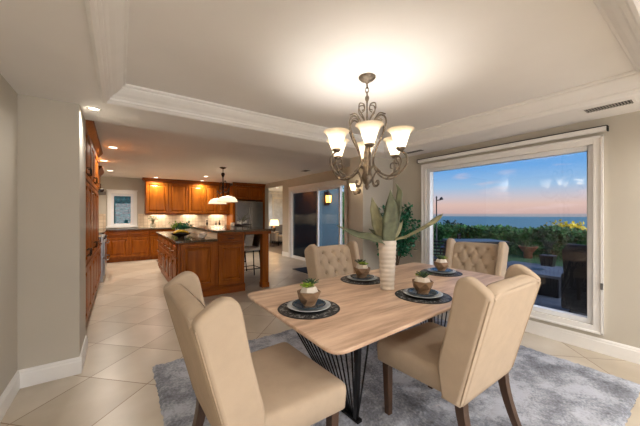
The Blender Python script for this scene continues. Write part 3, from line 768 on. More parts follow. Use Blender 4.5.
# ------------------------------------------------------------------ chandelier
CX, CY = 1.556, 1.58
t = thing('chandelier', 'aged bronze six arm chandelier with frosted bell shades above table', 'chandelier', loc=(CX, CY, ZT))
zz = lambda z: z-ZT
MB().lathe([(.065,0),(.065,-.01),(.05,-.025),(.02,-.035),(.012,-.05)], n=24).build('canopy', M['bronze'], t)
s = MB()
for k in range(4):
    ring = [Vector((.013*math.cos(a), 0, .022*math.sin(a))) for a in [2*PI*i/12 for i in range(13)]]
    rot = Matrix.Rotation(PI/2*(k % 2)+.5, 3, 'Z'); s.tube([rot@q+Vector((0,0,-.07-.032*k)) for q in ring], .0035, 6, False)
s.build('chain', M['bronze'], t)
MB().lathe([(.006,zz(2.25)),(.012,zz(2.23)),(.006,zz(2.2)),(.006,zz(1.9)),(.016,zz(1.86)),(.03,zz(1.80)),(.022,zz(1.74)),(.034,zz(1.70)),(.034,zz(1.66)),(.045,zz(1.62)),(.03,zz(1.585)),(.015,zz(1.57)),(.02,zz(1.555)),(.006,zz(1.53))], n=16).build('column', M['bronze'], t)
base = math.atan2(-CY, -CX)    # direction towards the room's near corner
for k in range(6):
    a = base+k*PI/3+.06; dx, dy = math.cos(a), math.sin(a)
    P = lambda r, z: (dx*r, dy*r, zz(z))
    # main J-shaped arm
    arm = MB(); arm.tube(catmull([P(.02,1.68),P(.06,1.71),P(.10,1.66),P(.17,1.625),(dx*.25,dy*.25,zz(1.635)),P(.305,1.69),P(.31,1.745),P(.285,1.785),P(.265,1.80)]), .0075, 8)
    arm.tube(catmull([P(.19,1.632),P(.235,1.66),P(.27,1.71),P(.255,1.755),P(.225,1.745),P(.222,1.715),P(.242,1.708)]), .0055, 6)
    a_ = arm.build('arm', M['bronze'], t)
    cur = MB(); cur.tube(catmull([P(.11,1.665),P(.075,1.66),P(.05,1.60),P(.065,1.56),P(.095,1.565),P(.095,1.595),P(.078,1.593)]), .006, 6); cur.build('lower_scroll', M['bronze'], t)
    MB().lathe([(.018,zz(1.795)),(.022,zz(1.80)),(.034,zz(1.812)),(.034,zz(1.818))], c=(dx*.265,dy*.265,0), n=14).build('cup', M['bronze'], a_)
    SL = -.018
    outer = [(.030,1.828),(.036,1.85),(.046,1.88),(.056,1.91),(.066,1.935),(.082,1.955),(.096,1.965),(.094,1.967),(.080,1.958),(.062,1.937),(.052,1.91),(.042,1.88),(.032,1.85),(.026,1.835)]
    MB().lathe([(r_, zz(z+SL)) for r_, z in outer], c=(dx*.265,dy*.265,0), n=28, cap0=False, cap1=False).build('shade', M['shade'], t)
    light('chandelier_bulb', 'POINT', (dx*.265,dy*.265,zz(1.872)), 1.9, (1,.97,.92), .022, parent=t)
    if k in (1,2,4,5):
        harp = MB(); harp.tube(catmull([P(.11,1.66),P(.055,1.73),P(.075,1.83),P(.125,1.93),P(.155,2.01),P(.145,2.065),P(.11,2.085),P(.075,2.055),P(.085,2.03)]), .0065, 8)
        harp.tube(catmull([P(.15,2.085),P(.10,2.10),P(.05,2.04),P(.02,1.98)]), .005, 6)
        harp.tube(catmull([P(.012,2.02),P(.03,2.08),P(.07,2.14),P(.066,2.185),P(.03,2.185),P(.022,2.15),P(.045,2.135)]), .005, 6)
        harp.build('harp_scroll', M['bronze'], t)

# ------------------------------------------------------------------ rug and door mat
rx0, rx1, ry0, ry1 = .23, 3.33, .36, 2.88
nx, ny = 130, 106; s = MB(); g = []
rr_ = random.Random(11)
for i in range(nx+1):
    for j in range(ny+1):
        x = rx0+(rx1-rx0)*i/nx; y = ry0+(ry1-ry0)*j/ny
        e = min(i, nx-i, j, ny-j)
        z = (.004 if e == 0 else .016+.010*rr_.random())
        g.append((x+rr_.uniform(-.006,.006)+0, y+rr_.uniform(-.006,.006), z))
fs = [(i*(ny+1)+j, (i+1)*(ny+1)+j, (i+1)*(ny+1)+j+1, i*(ny+1)+j+1) for i in range(nx) for j in range(ny)]
s.quad(g, fs, True); s.box(rx0+.01,ry0+.01,.001,rx1-.01,ry1-.01,.008)
t = s.build('shag_rug', M['rug'], None, weld=False); tag(center(t), 'pale grey shag rug under the dining table', 'rug')
t = B(3.45,4.9,.001,4.1,6.08,.014).build('door_mat', M['mat'], None, .004); tag(center(t), 'dark blue door mat on tiles by the sliding door', 'mat')

# ------------------------------------------------------------------ dining table
A_ = Vector((.73,.925)); th = math.radians(3.6)
Bp = Vector((.75,2.03)); U = Vector((math.cos(th), math.sin(th)))*2.2
cor = [A_, A_+U, Bp+U, Bp]
def rounded(cor, r, n=8):
    out = []
    for i in range(4):
        p, a, b = cor[i], cor[i-1], cor[(i+1) % 4]
        da = (a-p).normalized(); db = (b-p).normalized()
        for k in range(n+1):
            q = k/n; s0, s1, s2 = p+da*r, p, p+db*r
            out.append(((1-q)**2*s0+2*q*(1-q)*s1*.999+q*q*s2)+(2*q*(1-q)*.001)*s1)
    return [(v.x, v.y) for v in out]
t = thing('dining_table', 'light oak dining table with rounded corners on black rod bases', 'table')
ring = rounded(cor, .09)
cxy = Vector((sum(p[0] for p in ring)/len(ring), sum(p[1] for p in ring)/len(ring)))
def ins(d, z): return [(cxy.x+(x-cxy.x)*(1-d/1.1), cxy.y+(y-cxy.y)*(1-d/.55), z) for x, y in ring]
MB().rings([ins(.022,.728), ins(.004,.740), ins(0,.750), ins(0,.755), ins(.004,.76)], True, True, False).build('tabletop', M['oak'], t)
for ex in (.30, 1.94):
    c = A_+U.normalized()*ex; c = Vector((c.x, c.y)); v = Vector((-math.sin(th), math.cos(th))); ul = U.normalized()*(.23 if ex < 1 else -.23)
    n_ = 15; a0 = c+v*.08; a1 = c+v*1.0; b0 = c+ul+v*.38; b1 = c+ul+v*.58
    s = MB()
    for k in range(n_):
        q = k/(n_-1); p0 = a0.lerp(a1, q); p1 = b0.lerp(b1, q)
        s.tube([(p0.x,p0.y,.725),(p1.x,p1.y,.05)], .0055, 6)
    s.build('base_rods', M['iron'], t)
    s = MB()
    for p0, p1 in ((a0.lerp(a1,.08), b0.lerp(b1,.08)),):
        uu = U.normalized()*.014; vv = v*.012
        s.hexa([(*(p1-uu-vv),.03),(*(p1+uu-vv),.03),(*(p1+uu+vv),.03),(*(p1-uu+vv),.03)], [(*(p0-uu-vv),.725),(*(p0+uu-vv),.725),(*(p0+uu+vv),.725),(*(p0-uu+vv),.725)])
    s.build('base_side', M['iron'], t)
    def bar(q0, q1, z0, z1, w):
        uu = U.normalized()*w; return MB().hexa([(*(q0-uu),z0),(*(q0+uu),z0),(*(q1+uu),z0),(*(q1-uu),z0)], [(*(q0-uu),z1),(*(q0+uu),z1),(*(q1+uu),z1),(*(q1-uu),z1)])
    bar(a0-v*.01, a1+v*.01, .715, .728, .03).build('top_bar', M['iron'], t)
    bar(b0-v*.02, b1+v*.02, .024, .045, .02).build('foot', M['iron'], t, .003)
settle(t)

# ------------------------------------------------------------------ dining chairs
def make_chair():
    t = thing('dining_chair', '', 'chair', 'beige tufted wingback chairs round the dining table')
    W = .30
    # seat: rounded slab with domed top
    def rr(w0, w1, y0, y1, z, r, dz=0):
        pts = []
        for (cx, cy, a0) in ((w1-r, y1-r, 0), (-(w1-r), y1-r, PI/2), (-(w0-r), y0+r, PI), (w0-r, y0+r, 1.5*PI)):
            for k in range(6): a = a0+PI/2*k/5; pts.append((cx+r*math.cos(a), cy+r*math.sin(a), z))
        return pts
    L = [(.0,.34,.02),(.008,.33,.012),(.0,.345,.0),(-.0,.42,-.0)]
    rings = [rr(.262,.285,-.26,.28,.352,.03), rr(.270,.294,-.265,.292,.360,.03), rr(.272,.298,-.265,.296,.44,.03), rr(.270,.296,-.262,.294,.462,.03), rr(.262,.287,-.255,.285,.476,.03), rr(.245,.268,-.24,.268,.483,.03), rr(.14,.16,-.14,.16,.489,.05)]
    MB().rings(rings).build('seat', M['fabric'], t)
    # back shell: rear skin + inner tufted face as one closed cushion
    def yb(z): return -.285-.165*((z-.36)/.64)     # rear surface
    def sidew(z): return .285+.012*(z-.36)
    def top(x): return .995-.0*abs(x)
    # core panel
    s = MB(); nz, nx = 22, 20
    for face in (0,):
        rs = []
        for i in range(nz+1):
            z = .34+(.945-.34)*i/nz; th_ = .05; w = .272; row = []
            for j in range(nx+1): x = -w+2*w*j/nx; row.append((x, yb(z)-.0015, z))
            for j in range(nx+1): x = w-2*w*j/nx; row.append((x, yb(z)+th_, z))
            rs.append(row)
        s.rings(rs)
    s.build('backrest', M['fabric'], t, 0)
    # tufted inner cushion
    NX, NZ = 56, 64; g = []
    btn = []
    for r_ in range(4):
        z = .905-.105*r_
        xs = (-.13,0,.13) if r_ % 2 == 0 else (-.195,-.065,.065,.195)
        btn += [(x, z) for x in xs]
    def yin(x, z):
        e = min(1, (1-abs(x)/.278)*10)*min(1, (.985-z)*16); e = max(0, e)**.5
        y = yb(z)+.055+.042*e
        for bx, bz in btn:
            d2 = (x-bx)**2+(z-bz)**2; y -= .022*math.exp(-d2/.0007)
        # diamond pleats between buttons
        for bx, bz in btn:
            for sx in (-1, 1):
                ex, ez = bx+sx*.065, bz-.105
                if not any(abs(ex-q[0]) < .01 and abs(ez-q[1]) < .01 for q in btn): continue
                dx, dz = ex-bx, ez-bz; L2 = dx*dx+dz*dz; q = max(0, min(1, ((x-bx)*dx+(z-bz)*dz)/L2))
                d2 = (x-bx-dx*q)**2+(z-bz-dz*q)**2; y -= .007*math.exp(-d2/.00008)
        return y
    for i in range(NZ+1):
        z = .44+(.972-.44)*i/NZ
        for j in range(NX+1):
            x = -.275+.55*j/NX; g.append((x, yin(x, z), z-.036*abs(x/.275)**7*(i/NZ)**6))
    s = MB(); s.quad(g, [(i*(NX+1)+j, i*(NX+1)+j+1, (i+1)*(NX+1)+j+1, (i+1)*(NX+1)+j) for i in range(NZ) for j in range(NX)], True)
    # roll over the top to the rear skin
    rs = []
    for k in range(7):
        a = k/6*PI; rs.append([(-.275+.55*j/NX, (yin(-.275+.55*j/NX,.975)+yb(.955))/2+(yin(-.275+.55*j/NX,.975)-yb(.955))/2*math.cos(a), .972-.024*k/6+.012*math.sin(a)-.036*abs(-1+2*j/NX)**7) for j in range(NX+1)])
    s.rings(rs, False, False, True, closed=False)
    s.build('tufted_cushion', M['fabric'], t)
    for bx, bz in btn:
        MB().lathe([(.011,0),(.009,.005),(.0,.007)], c=(bx, yb(bz)+.055+.042-.022, bz), n=10, cap0=False, M4=Matrix.Rotation(-PI/2,4,'X')).build('button', M['piping'], t)
    # wings: rounded slabs drawn as a side outline (y, z), seen from the side
    rear = [(yb(z), z) for z in (.345,.45,.6,.75,.86)]
    crest = [(yb(.925),.925),(yb(.945)+.012,.950),(yb(.945)+.040,.975),(yb(.945)+.085,1.004),(yb(.945)+.120,1.012),(yb(.945)+.155,.996),(yb(.945)+.176,.955)]
    frnt = [(-.240,.86),(-.216,.75),(-.188,.64),(-.162,.53),(-.170,.43),(-.185,.345)]
    out = [(p.x, p.y) for p in catmull([(y, z, 0) for y, z in rear+crest+frnt], 5)]
    n_o = len(out); nr = []
    for k in range(n_o):
        a = Vector(out[k-1]); b = Vector(out[(k+1) % n_o]); d = (b-a).normalized(); nr.append(Vector((d.y, -d.x)))
    def oring(x, ins, lean=True):
        r_ = []
        for (y, z), nn_ in zip(out, nr):
            yy, zz_ = y+nn_.x*ins, z+nn_.y*ins
            r_.append((x(z), yy, max(zz_, .345)))
        return r_
    for sx in (-1, 1):
        xo = lambda z: sx*(.312+.018*(z-.36)); xi = lambda z: sx*(.312+.018*(z-.36)-(.066 if z > .5 else .066))
        R_ = [(0,.019),(.0018,.013),(.006,.006),(.012,.002),(.020,0)]
        rs = []
        for dx, ins in R_: rs.append(oring(lambda z: xo(z)-sx*dx, ins))
        for dx, ins in reversed(R_): rs.append(oring(lambda z: xi(z)+sx*dx, ins))
        w_ = MB().rings(rs).build('wing', M['fabric'], t)
        pp = [(y, z) for y, z in out if (y < -.2 and z > .35)]
        pp = [q for q in out[:46]]
        s = MB(); s.tube([(xo(z)-sx*.010, y-.0, z) for y, z in [(yb(z_)+.001, z_) for z_ in [.36+.56*k/10 for k in range(11)]]], .003, 6); s.build('piping', M['piping'], w_)
    MB().box(-.27,-.284,.345,.27,-.24,.36).build('back_underside', M['fabric'], t, .004)
    for sx in (-1, 1):
        a, b = .024, .018
        MB().hexa([(sx*.235-b,.235-b,0),(sx*.235+b,.235-b,0),(sx*.235+b,.235+b,0),(sx*.235-b,.235+b,0)], [(sx*.24-a,.24-a,.34),(sx*.24+a,.24-a,.34),(sx*.24+a,.24+a,.34),(sx*.24-a,.24+a,.34)]).build('leg', M['legwood'], t, .003)
        s = MB(); rs = []
        for k in range(7):
            q = k/6; z = .34*(1-q); y = -.255-.10*q**1.6; h_ = a-(a-b)*q
            rs.append([(sx*.24-h_,y-h_,z),(sx*.24+h_,y-h_,z),(sx*.24+h_,y+h_,z),(sx*.24-h_,y+h_,z)])
        s.rings(rs, True, True, False); s.build('leg', M['legwood'], t)
    return t
ch = make_chair()
spots = [(.625,1.37,-PI/2+math.radians(2),'beige wingback chair at near left table end, seen from its side and back'),
         (1.70,1.045,math.radians(.5),'beige wingback chair on near side of table, its plain back towards the camera'),
         (1.94,2.13,PI+math.radians(5),'beige wingback chair with tufted back facing camera, nearest the sliding door'),
         (3.20,1.72,PI/2+math.radians(3),'beige wingback chair with tufted back in front of the picture window')]
for i, (x, y, rz, lab) in enumerate(spots):
    o = ch if i == 0 else copy_tree(ch)
    o.location = (x, y, .022 if True else 0); o.rotation_euler = (0,0,rz); o.scale = (1.03,1,1); o['label'] = lab

# ------------------------------------------------------------------ place settings
TZ = .7605
sets = [(.955,1.475,'left end of table','near left chair',.3),(1.76,1.85,'far side of table, left of the vase','chair by sliding door',1.4),
        (1.765,1.235,'near side of table, right of the vase','chair with its back to camera',4.0),(2.62,1.62,'right end of table before the window','chair at the window',2.6)]
def protos():
    s = MB().lathe([(.19,0),(.1925,.002),(.19,.004),(0,.004)], n=48, cap1=False, smooth=False); pm = s.build('placemat', M['placemat'])
    p1 = MB().lathe([(.075,0),(.085,.004),(.125,.014),(.135,.019),(.133,.021),(.12,.017),(.08,.009),(0,.008)], n=48, cap1=False).build('dinner_plate', M['palepl'])
    p2 = MB().lathe([(.055,0),(.065,.004),(.098,.013),(.105,.018),(.103,.02),(.09,.015),(.06,.008),(0,.007)], n=48, cap1=False).build('salad_plate', M['bluepl'])
    # faceted six-sided bowl
    s = MB(); n = 6; prof = [(.038,0),(.066,.045),(.076,.086),(.071,.089),(.060,.055),(.045,.034)]
    rs = [[(r*math.cos(2*PI*(i+(.5 if k in (1,) else 0))/n), r*math.sin(2*PI*(i+(.5 if k in (1,) else 0))/n), z) for i in range(n)] for k, (r, z) in enumerate(prof)]
    bw = s.rings(rs, True, True, False).build('bowl', M['bowlm'])
    su = thing('potted_succulent', '', 'plant')
    MB().lathe([(.032,0),(.056,.022),(.060,.045),(.046,.076),(.040,.082),(.036,.078)], n=7, cap1=False, smooth=False).build('pot', M['cream'], su)
    MB().lathe([(.038,.076),(.0,.080)], n=12, cap0=False).build('gravel', M['soil'], su)
    s = MB(); rr = random.Random(5); rosette(s, (-.018,0,.078), .050, 10, .35, .42, 3, rr); s.build('round_rosette', M['succ'], su)
    s = MB(); rosette(s, (.022,.004,.076), .066, 9, .6, .17, 3, rr); s.build('spiky_rosette', M['succd'], su)
    return pm, p1, p2, bw, su
M['bowlm'] = wood('brown_bowl_wood', (120, 92, 66), (156, 126, 96), (1,1,4), .5, 12)
P = protos()
for i, (x, y, where, near, rz) in enumerate(sets):
    sh = ('left table end', 'far side left of vase', 'near side right of vase', 'table end by window')[i]
    L = [o if i == 0 else copy_tree(o) for o in P]
    for o, dz, lab, cat, grp in zip(L, (0,.0045,.0045+.0085,.0045+.0085+.0075,.0045+.0085+.0075+.0335),
        ('round black placemat with pale print, '+sh, 'pale dinner plate on the black placemat, '+sh, 'slate blue plate under the wooden bowl, '+sh,
         'faceted brown wooden bowl, '+sh, 'succulents in small cream pot in the bowl, '+sh),
        ('placemat','plate','plate','bowl','plant'), ('black placemats on the dining table','pale dinner plates on the placemats','slate blue plates on the dinner plates','wooden bowls of the place settings','potted succulents in the bowls')):
        o.location = (x, y, TZ+dz); o.rotation_euler = (0,0,rz)
        o['label'] = lab; o['category'] = cat; o['group'] = grp

# ------------------------------------------------------------------ vase with big leaves
vx, vy = 1.705, 1.51
t = thing('tall_vase', 'tall ribbed cream vase with large dusty green leaves at table centre', 'vase', loc=(vx, vy, TZ))
prof = []
for k in range(61):
    q = k/60; z = .38*q; r_ = .052+.018*q+.0022*math.sin(q*2*PI*11); prof.append((r_, z))
prof += [(.064,.378),(.058,.30),(.03,.05),(0,.05)]
MB().lathe(prof, n=36, cap1=False).build('vessel', M['cream'], t)
cr = Vector((math.cos(-YAW), math.sin(-YAW), 0)); cf = Vector((math.sin(YAW), math.cos(YAW), 0)); up = Vector((0,0,1))
def bigleaf(pts, width, mat, prof, face, name='leaf', wav=0):
    """pts: (right, forward, up) relative to the vase mouth; face: direction the blade faces"""
    Q = catmull([cr*a+cf*b+up*c+Vector((0,0,.36)) for a, b, c in pts], 8); s = MB(); rs = []; m = len(Q)
    for i, q in enumerate(Q):
        a = i/(m-1); d = (Q[min(i+1,m-1)]-Q[max(i-1,0)]).normalized()
        side = d.cross(Vector(face)).normalized(); nrm = side.cross(d).normalized(); w = max(.002, width/2*prof(a)*(1+wav*math.sin(a*26)))
        wob = wav*.02*math.sin(a*22)
        e = .0035
        rs.append([tuple(q-side*w+nrm*(.25*w+wob)), tuple(q-side*w*.5+nrm*(.08*w-e)), tuple(q-nrm*e), tuple(q+side*w*.5+nrm*(.08*w-e)), tuple(q+side*w+nrm*(.25*w-wob)),
                   tuple(q+side*w*.5+nrm*(.08*w+e)), tuple(q+nrm*e*1.6), tuple(q-side*w*.5+nrm*(.08*w+e))])
    s.rings(rs); s.build(name, M[mat], t)
lance = lambda a: (min(1, .38+a*1.6) if a < .55 else max(0, 1-((a-.55)/.45)**1.8))
lance2 = lambda a: (.45+a*.55 if a < .75 else max(.0, 1-((a-.75)/.25)**2.2))
face = -cf
bigleaf([(0,0,-.25),(-.01,-.02,-.02),(-.12,-.06,.035),(-.26,-.09,.07),(-.40,-.11,.14)], .085, 'agave', lance, up*.8-cf*.7, wav=.05)
bigleaf([(0,.02,-.25),(-.02,.03,.0),(-.06,.05,.12),(-.09,.06,.25),(-.11,.06,.36)], .105, 'agavep', lance, face+cr*.3, wav=.06)
bigleaf([(0,-.01,-.25),(0,-.02,.0),(.01,-.03,.15),(.02,-.03,.28),(.02,-.02,.41)], .115, 'agave', lance, face, wav=.05)
bigleaf([(.01,.02,-.25),(.03,.03,.0),(.08,.04,.15),(.10,.05,.30),(.11,.05,.40),(.08,.05,.47)], .06, 'agave', lance, face-cr*.5, wav=.12)
bigleaf([(.01,0,-.25),(.03,-.01,-.01),(.15,-.03,.05),(.28,-.04,.12),(.36,-.04,.17),(.42,-.03,.225)], .06, 'agavep', lance2, up-cf*.4, wav=.03)
bigleaf([(.01,.01,-.25),(.03,.02,.0),(.09,.05,.09),(.14,.06,.17)], .06, 'agavep', lance, face, wav=.05)
bigleaf([(-.01,.02,-.25),(-.03,.05,.0),(-.06,.10,.06),(-.12,.14,.10)], .06, 'agave', lance, face+up, wav=.05)

# potted tree in the corner
t = thing('potted_tree', 'slender potted tree with deep green leaves in corner behind vase', 'plant', loc=(3.46,2.91,0))
MB().lathe([(.09,0),(.10,.01),(.13,.3),(.12,.3),(.11,.27),(0,.27)], n=28, cap1=False).build('pot', M['terra'], t)
MB().lathe([(.112,.272),(0,.276)], n=20, cap0=False).build('soil', M['bark'], t)
s = MB(); R2 = random.Random(9); L = []
for k in range(13):
    a = R2.uniform(0, 2*PI); r_ = R2.uniform(.10,.30); hgt = R2.uniform(1.0,1.60)
    side = (-1 if k % 2 else 1)
    tip = (cr*r_ if side > 0 else Vector((-1.75*r_,-.3*r_,0)))+cf*R2.uniform(-.16,.02)+up*hgt
    tip.y = min(tip.y, .22)
    pts = catmull([(0,0,.27),(tip.x*.25,tip.y*.25,.7),(tip.x*.7,tip.y*.7,hgt*.8),tuple(tip)], 8); s.tube(pts, [.008*(1-.7*i/len(pts)) for i in range(len(pts))], 6)
    for q in pts[10:]:
        for _ in range(9):
            c3 = (q.x+R2.gauss(0,.035), q.y+R2.gauss(0,.035), q.z+R2.gauss(0,.035))
            if c3[1] < .26 and c3[0] < .27: L.append(c3)
s.build('stems', M['bark'], t)
s = MB(); foliage(s, L, .058, R2, .2); s.build('foliage', M['leaf'], t)

# ------------------------------------------------------------------ the room beyond the doorway
struct('floor_living', B(4.45,8.15,-.1,6.6,12.3,-.0), M['wfloor'])
struct('ceiling_living', B(4.5,8.0,2.45,6.75,12.45,2.6), M['ceil'])
w = MB(); w.box(4.5,12.3,0,5.95,12.45,2.45); w.box(6.45,12.3,0,6.75,12.45,2.45); w.box(5.95,12.3,0,6.45,12.45,.9); w.box(5.95,12.3,2.1,6.45,12.45,2.45)
struct('wall_living_back', w, M['curtain'])
struct('wall_living_side', B(6.6,8.15,0,6.75,12.3,2.45), M['wall'])
struct('wall_living_left', B(4.5,10.5,0,4.55,12.3,2.45), M['curtain'])
struct('wall_wing', B(4.5,8.0,0,6.6,8.15,2.45), M['outwall'])
r = bpy.data.objects.new('window_3', None); C.objects.link(r); r['kind'] = 'structure'
s = MB(); s.box(5.90,12.27,.85,5.95,12.3,2.15); s.box(6.45,12.27,.85,6.5,12.3,2.15); s.box(5.9,12.27,2.1,6.5,12.3,2.15); s.box(5.9,12.27,.85,6.5,12.3,.9); s.build('window_frame', M['trim'], r)
B(5.95,12.36,.9,6.45,12.365,2.1).build('window_pane', M['glass'], r)
B(5.94,12.33,.88,6.46,12.335,2.1).build('window_blind', M['curtain'], r)
t = thing('curtain', 'white hanging curtain beside the far room window', 'curtain')
rs = []
for z in (.02, 2.3): rs.append([(5.0+.85*i/60, 12.2+.03*math.sin(i*1.3), z) for i in range(61)]+[(5.85-.85*i/60, 12.21+.03*math.sin((60-i)*1.3), z) for i in range(61)])
MB().rings(rs).build('fabric', M['curtain'], t); MB().tube([(4.9,12.2,2.33),(6.5,12.2,2.33)],.012,8).build('rod', M['trim'], t); settle(t)
p = bp(274.3, 243.5, z=0)
lx, ly = p.x*.92, p.y*.92
t = thing('side_table', 'small dark round side table beneath the far room lamp', 'table', loc=(lx, ly, 0))
MB().lathe([(.24,.56),(.25,.565),(.25,.585),(.24,.59)], n=28).build('table_top', M['darkbronze'], t)
for k in range(3):
    a = k*2.1; MB().tube([(.18*math.cos(a),.18*math.sin(a),.56),(.20*math.cos(a),.20*math.sin(a),0)],.012,6).build('leg', M['darkbronze'], t)
t = thing('table_lamp', 'lit table lamp with cream drum shade in far room', 'lamp', loc=(lx, ly, .591))
MB().lathe([(.07,0),(.07,.015),(.02,.03),(.06,.10),(.07,.16),(.02,.24),(.012,.30)], n=18).build('base', M['darkbronze'], t)
MB().lathe([(.20,.28),(.16,.52)], n=28, cap0=False, cap1=False).build('lamp_shade', M['lamp'], t)
light('table_lamp_bulb', 'POINT', (0,0,.40), 14, (1,.78,.5), .05, parent=t)
p = bp(283, 236, z=.4)
t = thing('armchair', 'grey upholstered armchair at right of far room doorway view', 'chair', loc=(6.13, 11.75, 0))
MB().box(-.38,-.38,.12,.38,.38,.42).build('seat', M['greysofa'], t, .05, 3)
MB().box(-.38,.26,.42,.38,.42,.85).build('backrest', M['greysofa'], t, .05, 3)
for sx in (-1,1): MB().box(sx*.38-.06,-.38,.12,sx*.38+.06,.38,.60).build('armrest', M['greysofa'], t, .04, 3)
for sx in (-1,1):
    for sy in (-1,1): MB().tube([(sx*.33,sy*.32,.12),(sx*.34,sy*.33,0)],.018,8).build('leg', M['darkbronze'], t)
p = bp(280, 192, z=2.45)
can(5.3, 10.6, 2.45, 'recessed light in the far room seen through doorway', 60)

# ------------------------------------------------------------------ outside
struct('wall_glow_blocker', B(3.99,-4.2,-.2,9.6,-3.9,2.8), M['outwall'])  # unseen wall, added to keep the low glow off the patio
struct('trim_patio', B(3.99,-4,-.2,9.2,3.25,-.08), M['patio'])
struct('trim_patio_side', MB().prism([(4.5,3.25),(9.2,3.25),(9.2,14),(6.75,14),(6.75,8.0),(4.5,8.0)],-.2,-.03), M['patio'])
t = thing('garden_wall_lantern', 'lit bronze lantern on the outside wall beyond sliding door', 'lantern')
p = bp(326, 199, Y=8.0); q = p; n_before = set(bpy.data.objects)
MB().box(q.x-.055,7.975,q.z-.16,q.x+.055,8.0,q.z+.16).build('backplate', M['darkbronze'], t, .006)
MB().tube(catmull([(q.x,7.98,q.z+.05),(q.x,7.92,q.z+.19),(q.x,7.85,q.z+.16)]), .01, 6).build('arm', M['darkbronze'], t)
MB().lathe([(.075,q.z-.10),(.085,q.z+.06)], c=(q.x,7.85,0), n=6, smooth=False).build('glass_body', M['lantern'], t)
s = MB()
for k in range(6):
    a = 2*PI*k/6; s.tube([(q.x+.078*math.cos(a),7.85+.078*math.sin(a),q.z-.10),(q.x+.088*math.cos(a),7.85+.088*math.sin(a),q.z+.06)],.006,5)
s.build('cage', M['darkbronze'], t)
MB().lathe([(.10,q.z+.06),(.07,q.z+.10),(.02,q.z+.15),(.005,q.z+.18)], c=(q.x,7.85,0), n=6, smooth=False).build('cap', M['darkbronze'], t)
MB().lathe([(.005,q.z-.16),(.03,q.z-.13),(.08,q.z-.10)], c=(q.x,7.85,0), n=6, smooth=False).build('finial', M['darkbronze'], t)
settle(t); t.location.z -= .06
for o in kids(t): o.data.transform(Matrix.Diagonal((1.5,1,1.5,1)))
light('lantern_bulb', 'POINT', (0,-.25,.30), 6, (1,.6,.3), .04, parent=t)

def bush(name, label, cat, c, size, n, mat, leaf, seed=1, trunk=None, core=True, group=None):
    R = random.Random(seed); t = thing(name, label, cat, group)
    pts = []
    for _ in range(n):
        d = Vector((R.gauss(0,1), R.gauss(0,1), R.gauss(0,1))).normalized()*R.uniform(.80,1.03)
        k = 1+.22*noise.noise(d*2.3+Vector((seed*3.1,0,0)))
        pts.append((c[0]+d.x*size[0]*k, c[1]+d.y*size[1]*k, c[2]+d.z*size[2]*k))
    s = MB(); foliage(s, pts, leaf, R)
    if core: s.blob(c, 1, 16, 10, (size[0]*.82, size[1]*.82, size[2]*.82))
    s.build('foliage', M[mat], t, weld=False)
    if trunk is not None: MB().tube([(c[0],c[1],trunk),(c[0]+.05,c[1],c[2])], [.09,.05], 8).build('trunk', M['bark'], t)
    return settle(t)
# hedge along the edge of the terrace
R3 = random.Random(21); t = thing('hedge', 'clipped green hedge at the terrace edge before the sea', 'hedge'); s = MB()
pts = []
for _ in range(15000):
    y = R3.uniform(-3,9); f = R3.random(); tz = .80+.14*noise.noise(Vector((y*1.1,0,0)))+.05*noise.noise(Vector((y*5,3,0)))
    if f < .6: pts.append((10.9+.15*noise.noise(Vector((y*2,1,0)))+R3.uniform(0,.2), y, R3.uniform(-.1,tz)))
    else: pts.append((R3.uniform(10.9,12.2), y, tz+R3.uniform(-.08,.06)))
foliage(s, pts, .11, R3); s.box(11.05,-3,-.1,12.1,9,.68); s.build('foliage', M['hedge'], t, weld=False)
s = MB()
for k in range(8): s.tube([(11.5,-2.5+k*1.5,-.2),(11.5,-2.4+k*1.5,.5)],.03,6)
s.build('stems', M['bark'], t); settle(t)
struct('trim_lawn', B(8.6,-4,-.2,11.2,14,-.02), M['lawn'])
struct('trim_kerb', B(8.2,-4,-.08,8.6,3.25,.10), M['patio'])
bush('bush', 'golden yellow lit bush top above the hedge at right of window view', 'bush', (15.2,3.75,-.15), (1.5,1.1,1.15), 2600, 'litgold', .13, 2, trunk=-2)
bush('bush', 'smaller golden lit bush left of the larger golden one above hedge', 'bush', (15.8,6.9,-.5), (.8,.7,1.1), 1500, 'litgold', .12, 3, trunk=-2)
bush('tree', 'dark tree rising above the hedge behind the window side chair', 'tree', (19,14.6,-1.2), (1.9,1.9,1.9), 2600, 'tree', .2, 4, trunk=-3)
bush('tree', 'dark tree above hedge midway across the window view', 'tree', (17.5,10.0,-1.1), (1.5,1.5,1.9), 2200, 'tree', .2, 5, trunk=-3)
bush('tree', 'dark low tree above hedge next to the left window edge', 'tree', (14.5,12.2,-.9), (1.7,1.7,1.5), 2200, 'tree', .2, 6, trunk=-3)
bush('tree', 'leafy tree glimpsed through the open gap of sliding door', 'tree', (8.2,10.4,1.4), (.9,.9,1.2), 2500, 'hedge', .13, 8, trunk=-.02)
# ground and sea
s = MB(); s.quad([(11.2,-60,-.25),(60,-120,-9),(60,200,-9),(11.2,80,-.25)], [(0,1,2,3)]); struct('trim_hillside', s, M['hill'])
s = MB(); s.quad([(60,-120,-9),(900,-900,-60),(900,1400,-60),(60,200,-9)], [(0,1,2,3)]); struct('trim_coast', s, M['hill'])
s = MB(); s.quad([(300,-9000,-58),(9000,-9000,-58),(9000,12000,-58),(300,12000,-58)], [(0,1,2,3)]); struct('trim_sea', s, M['sea'])

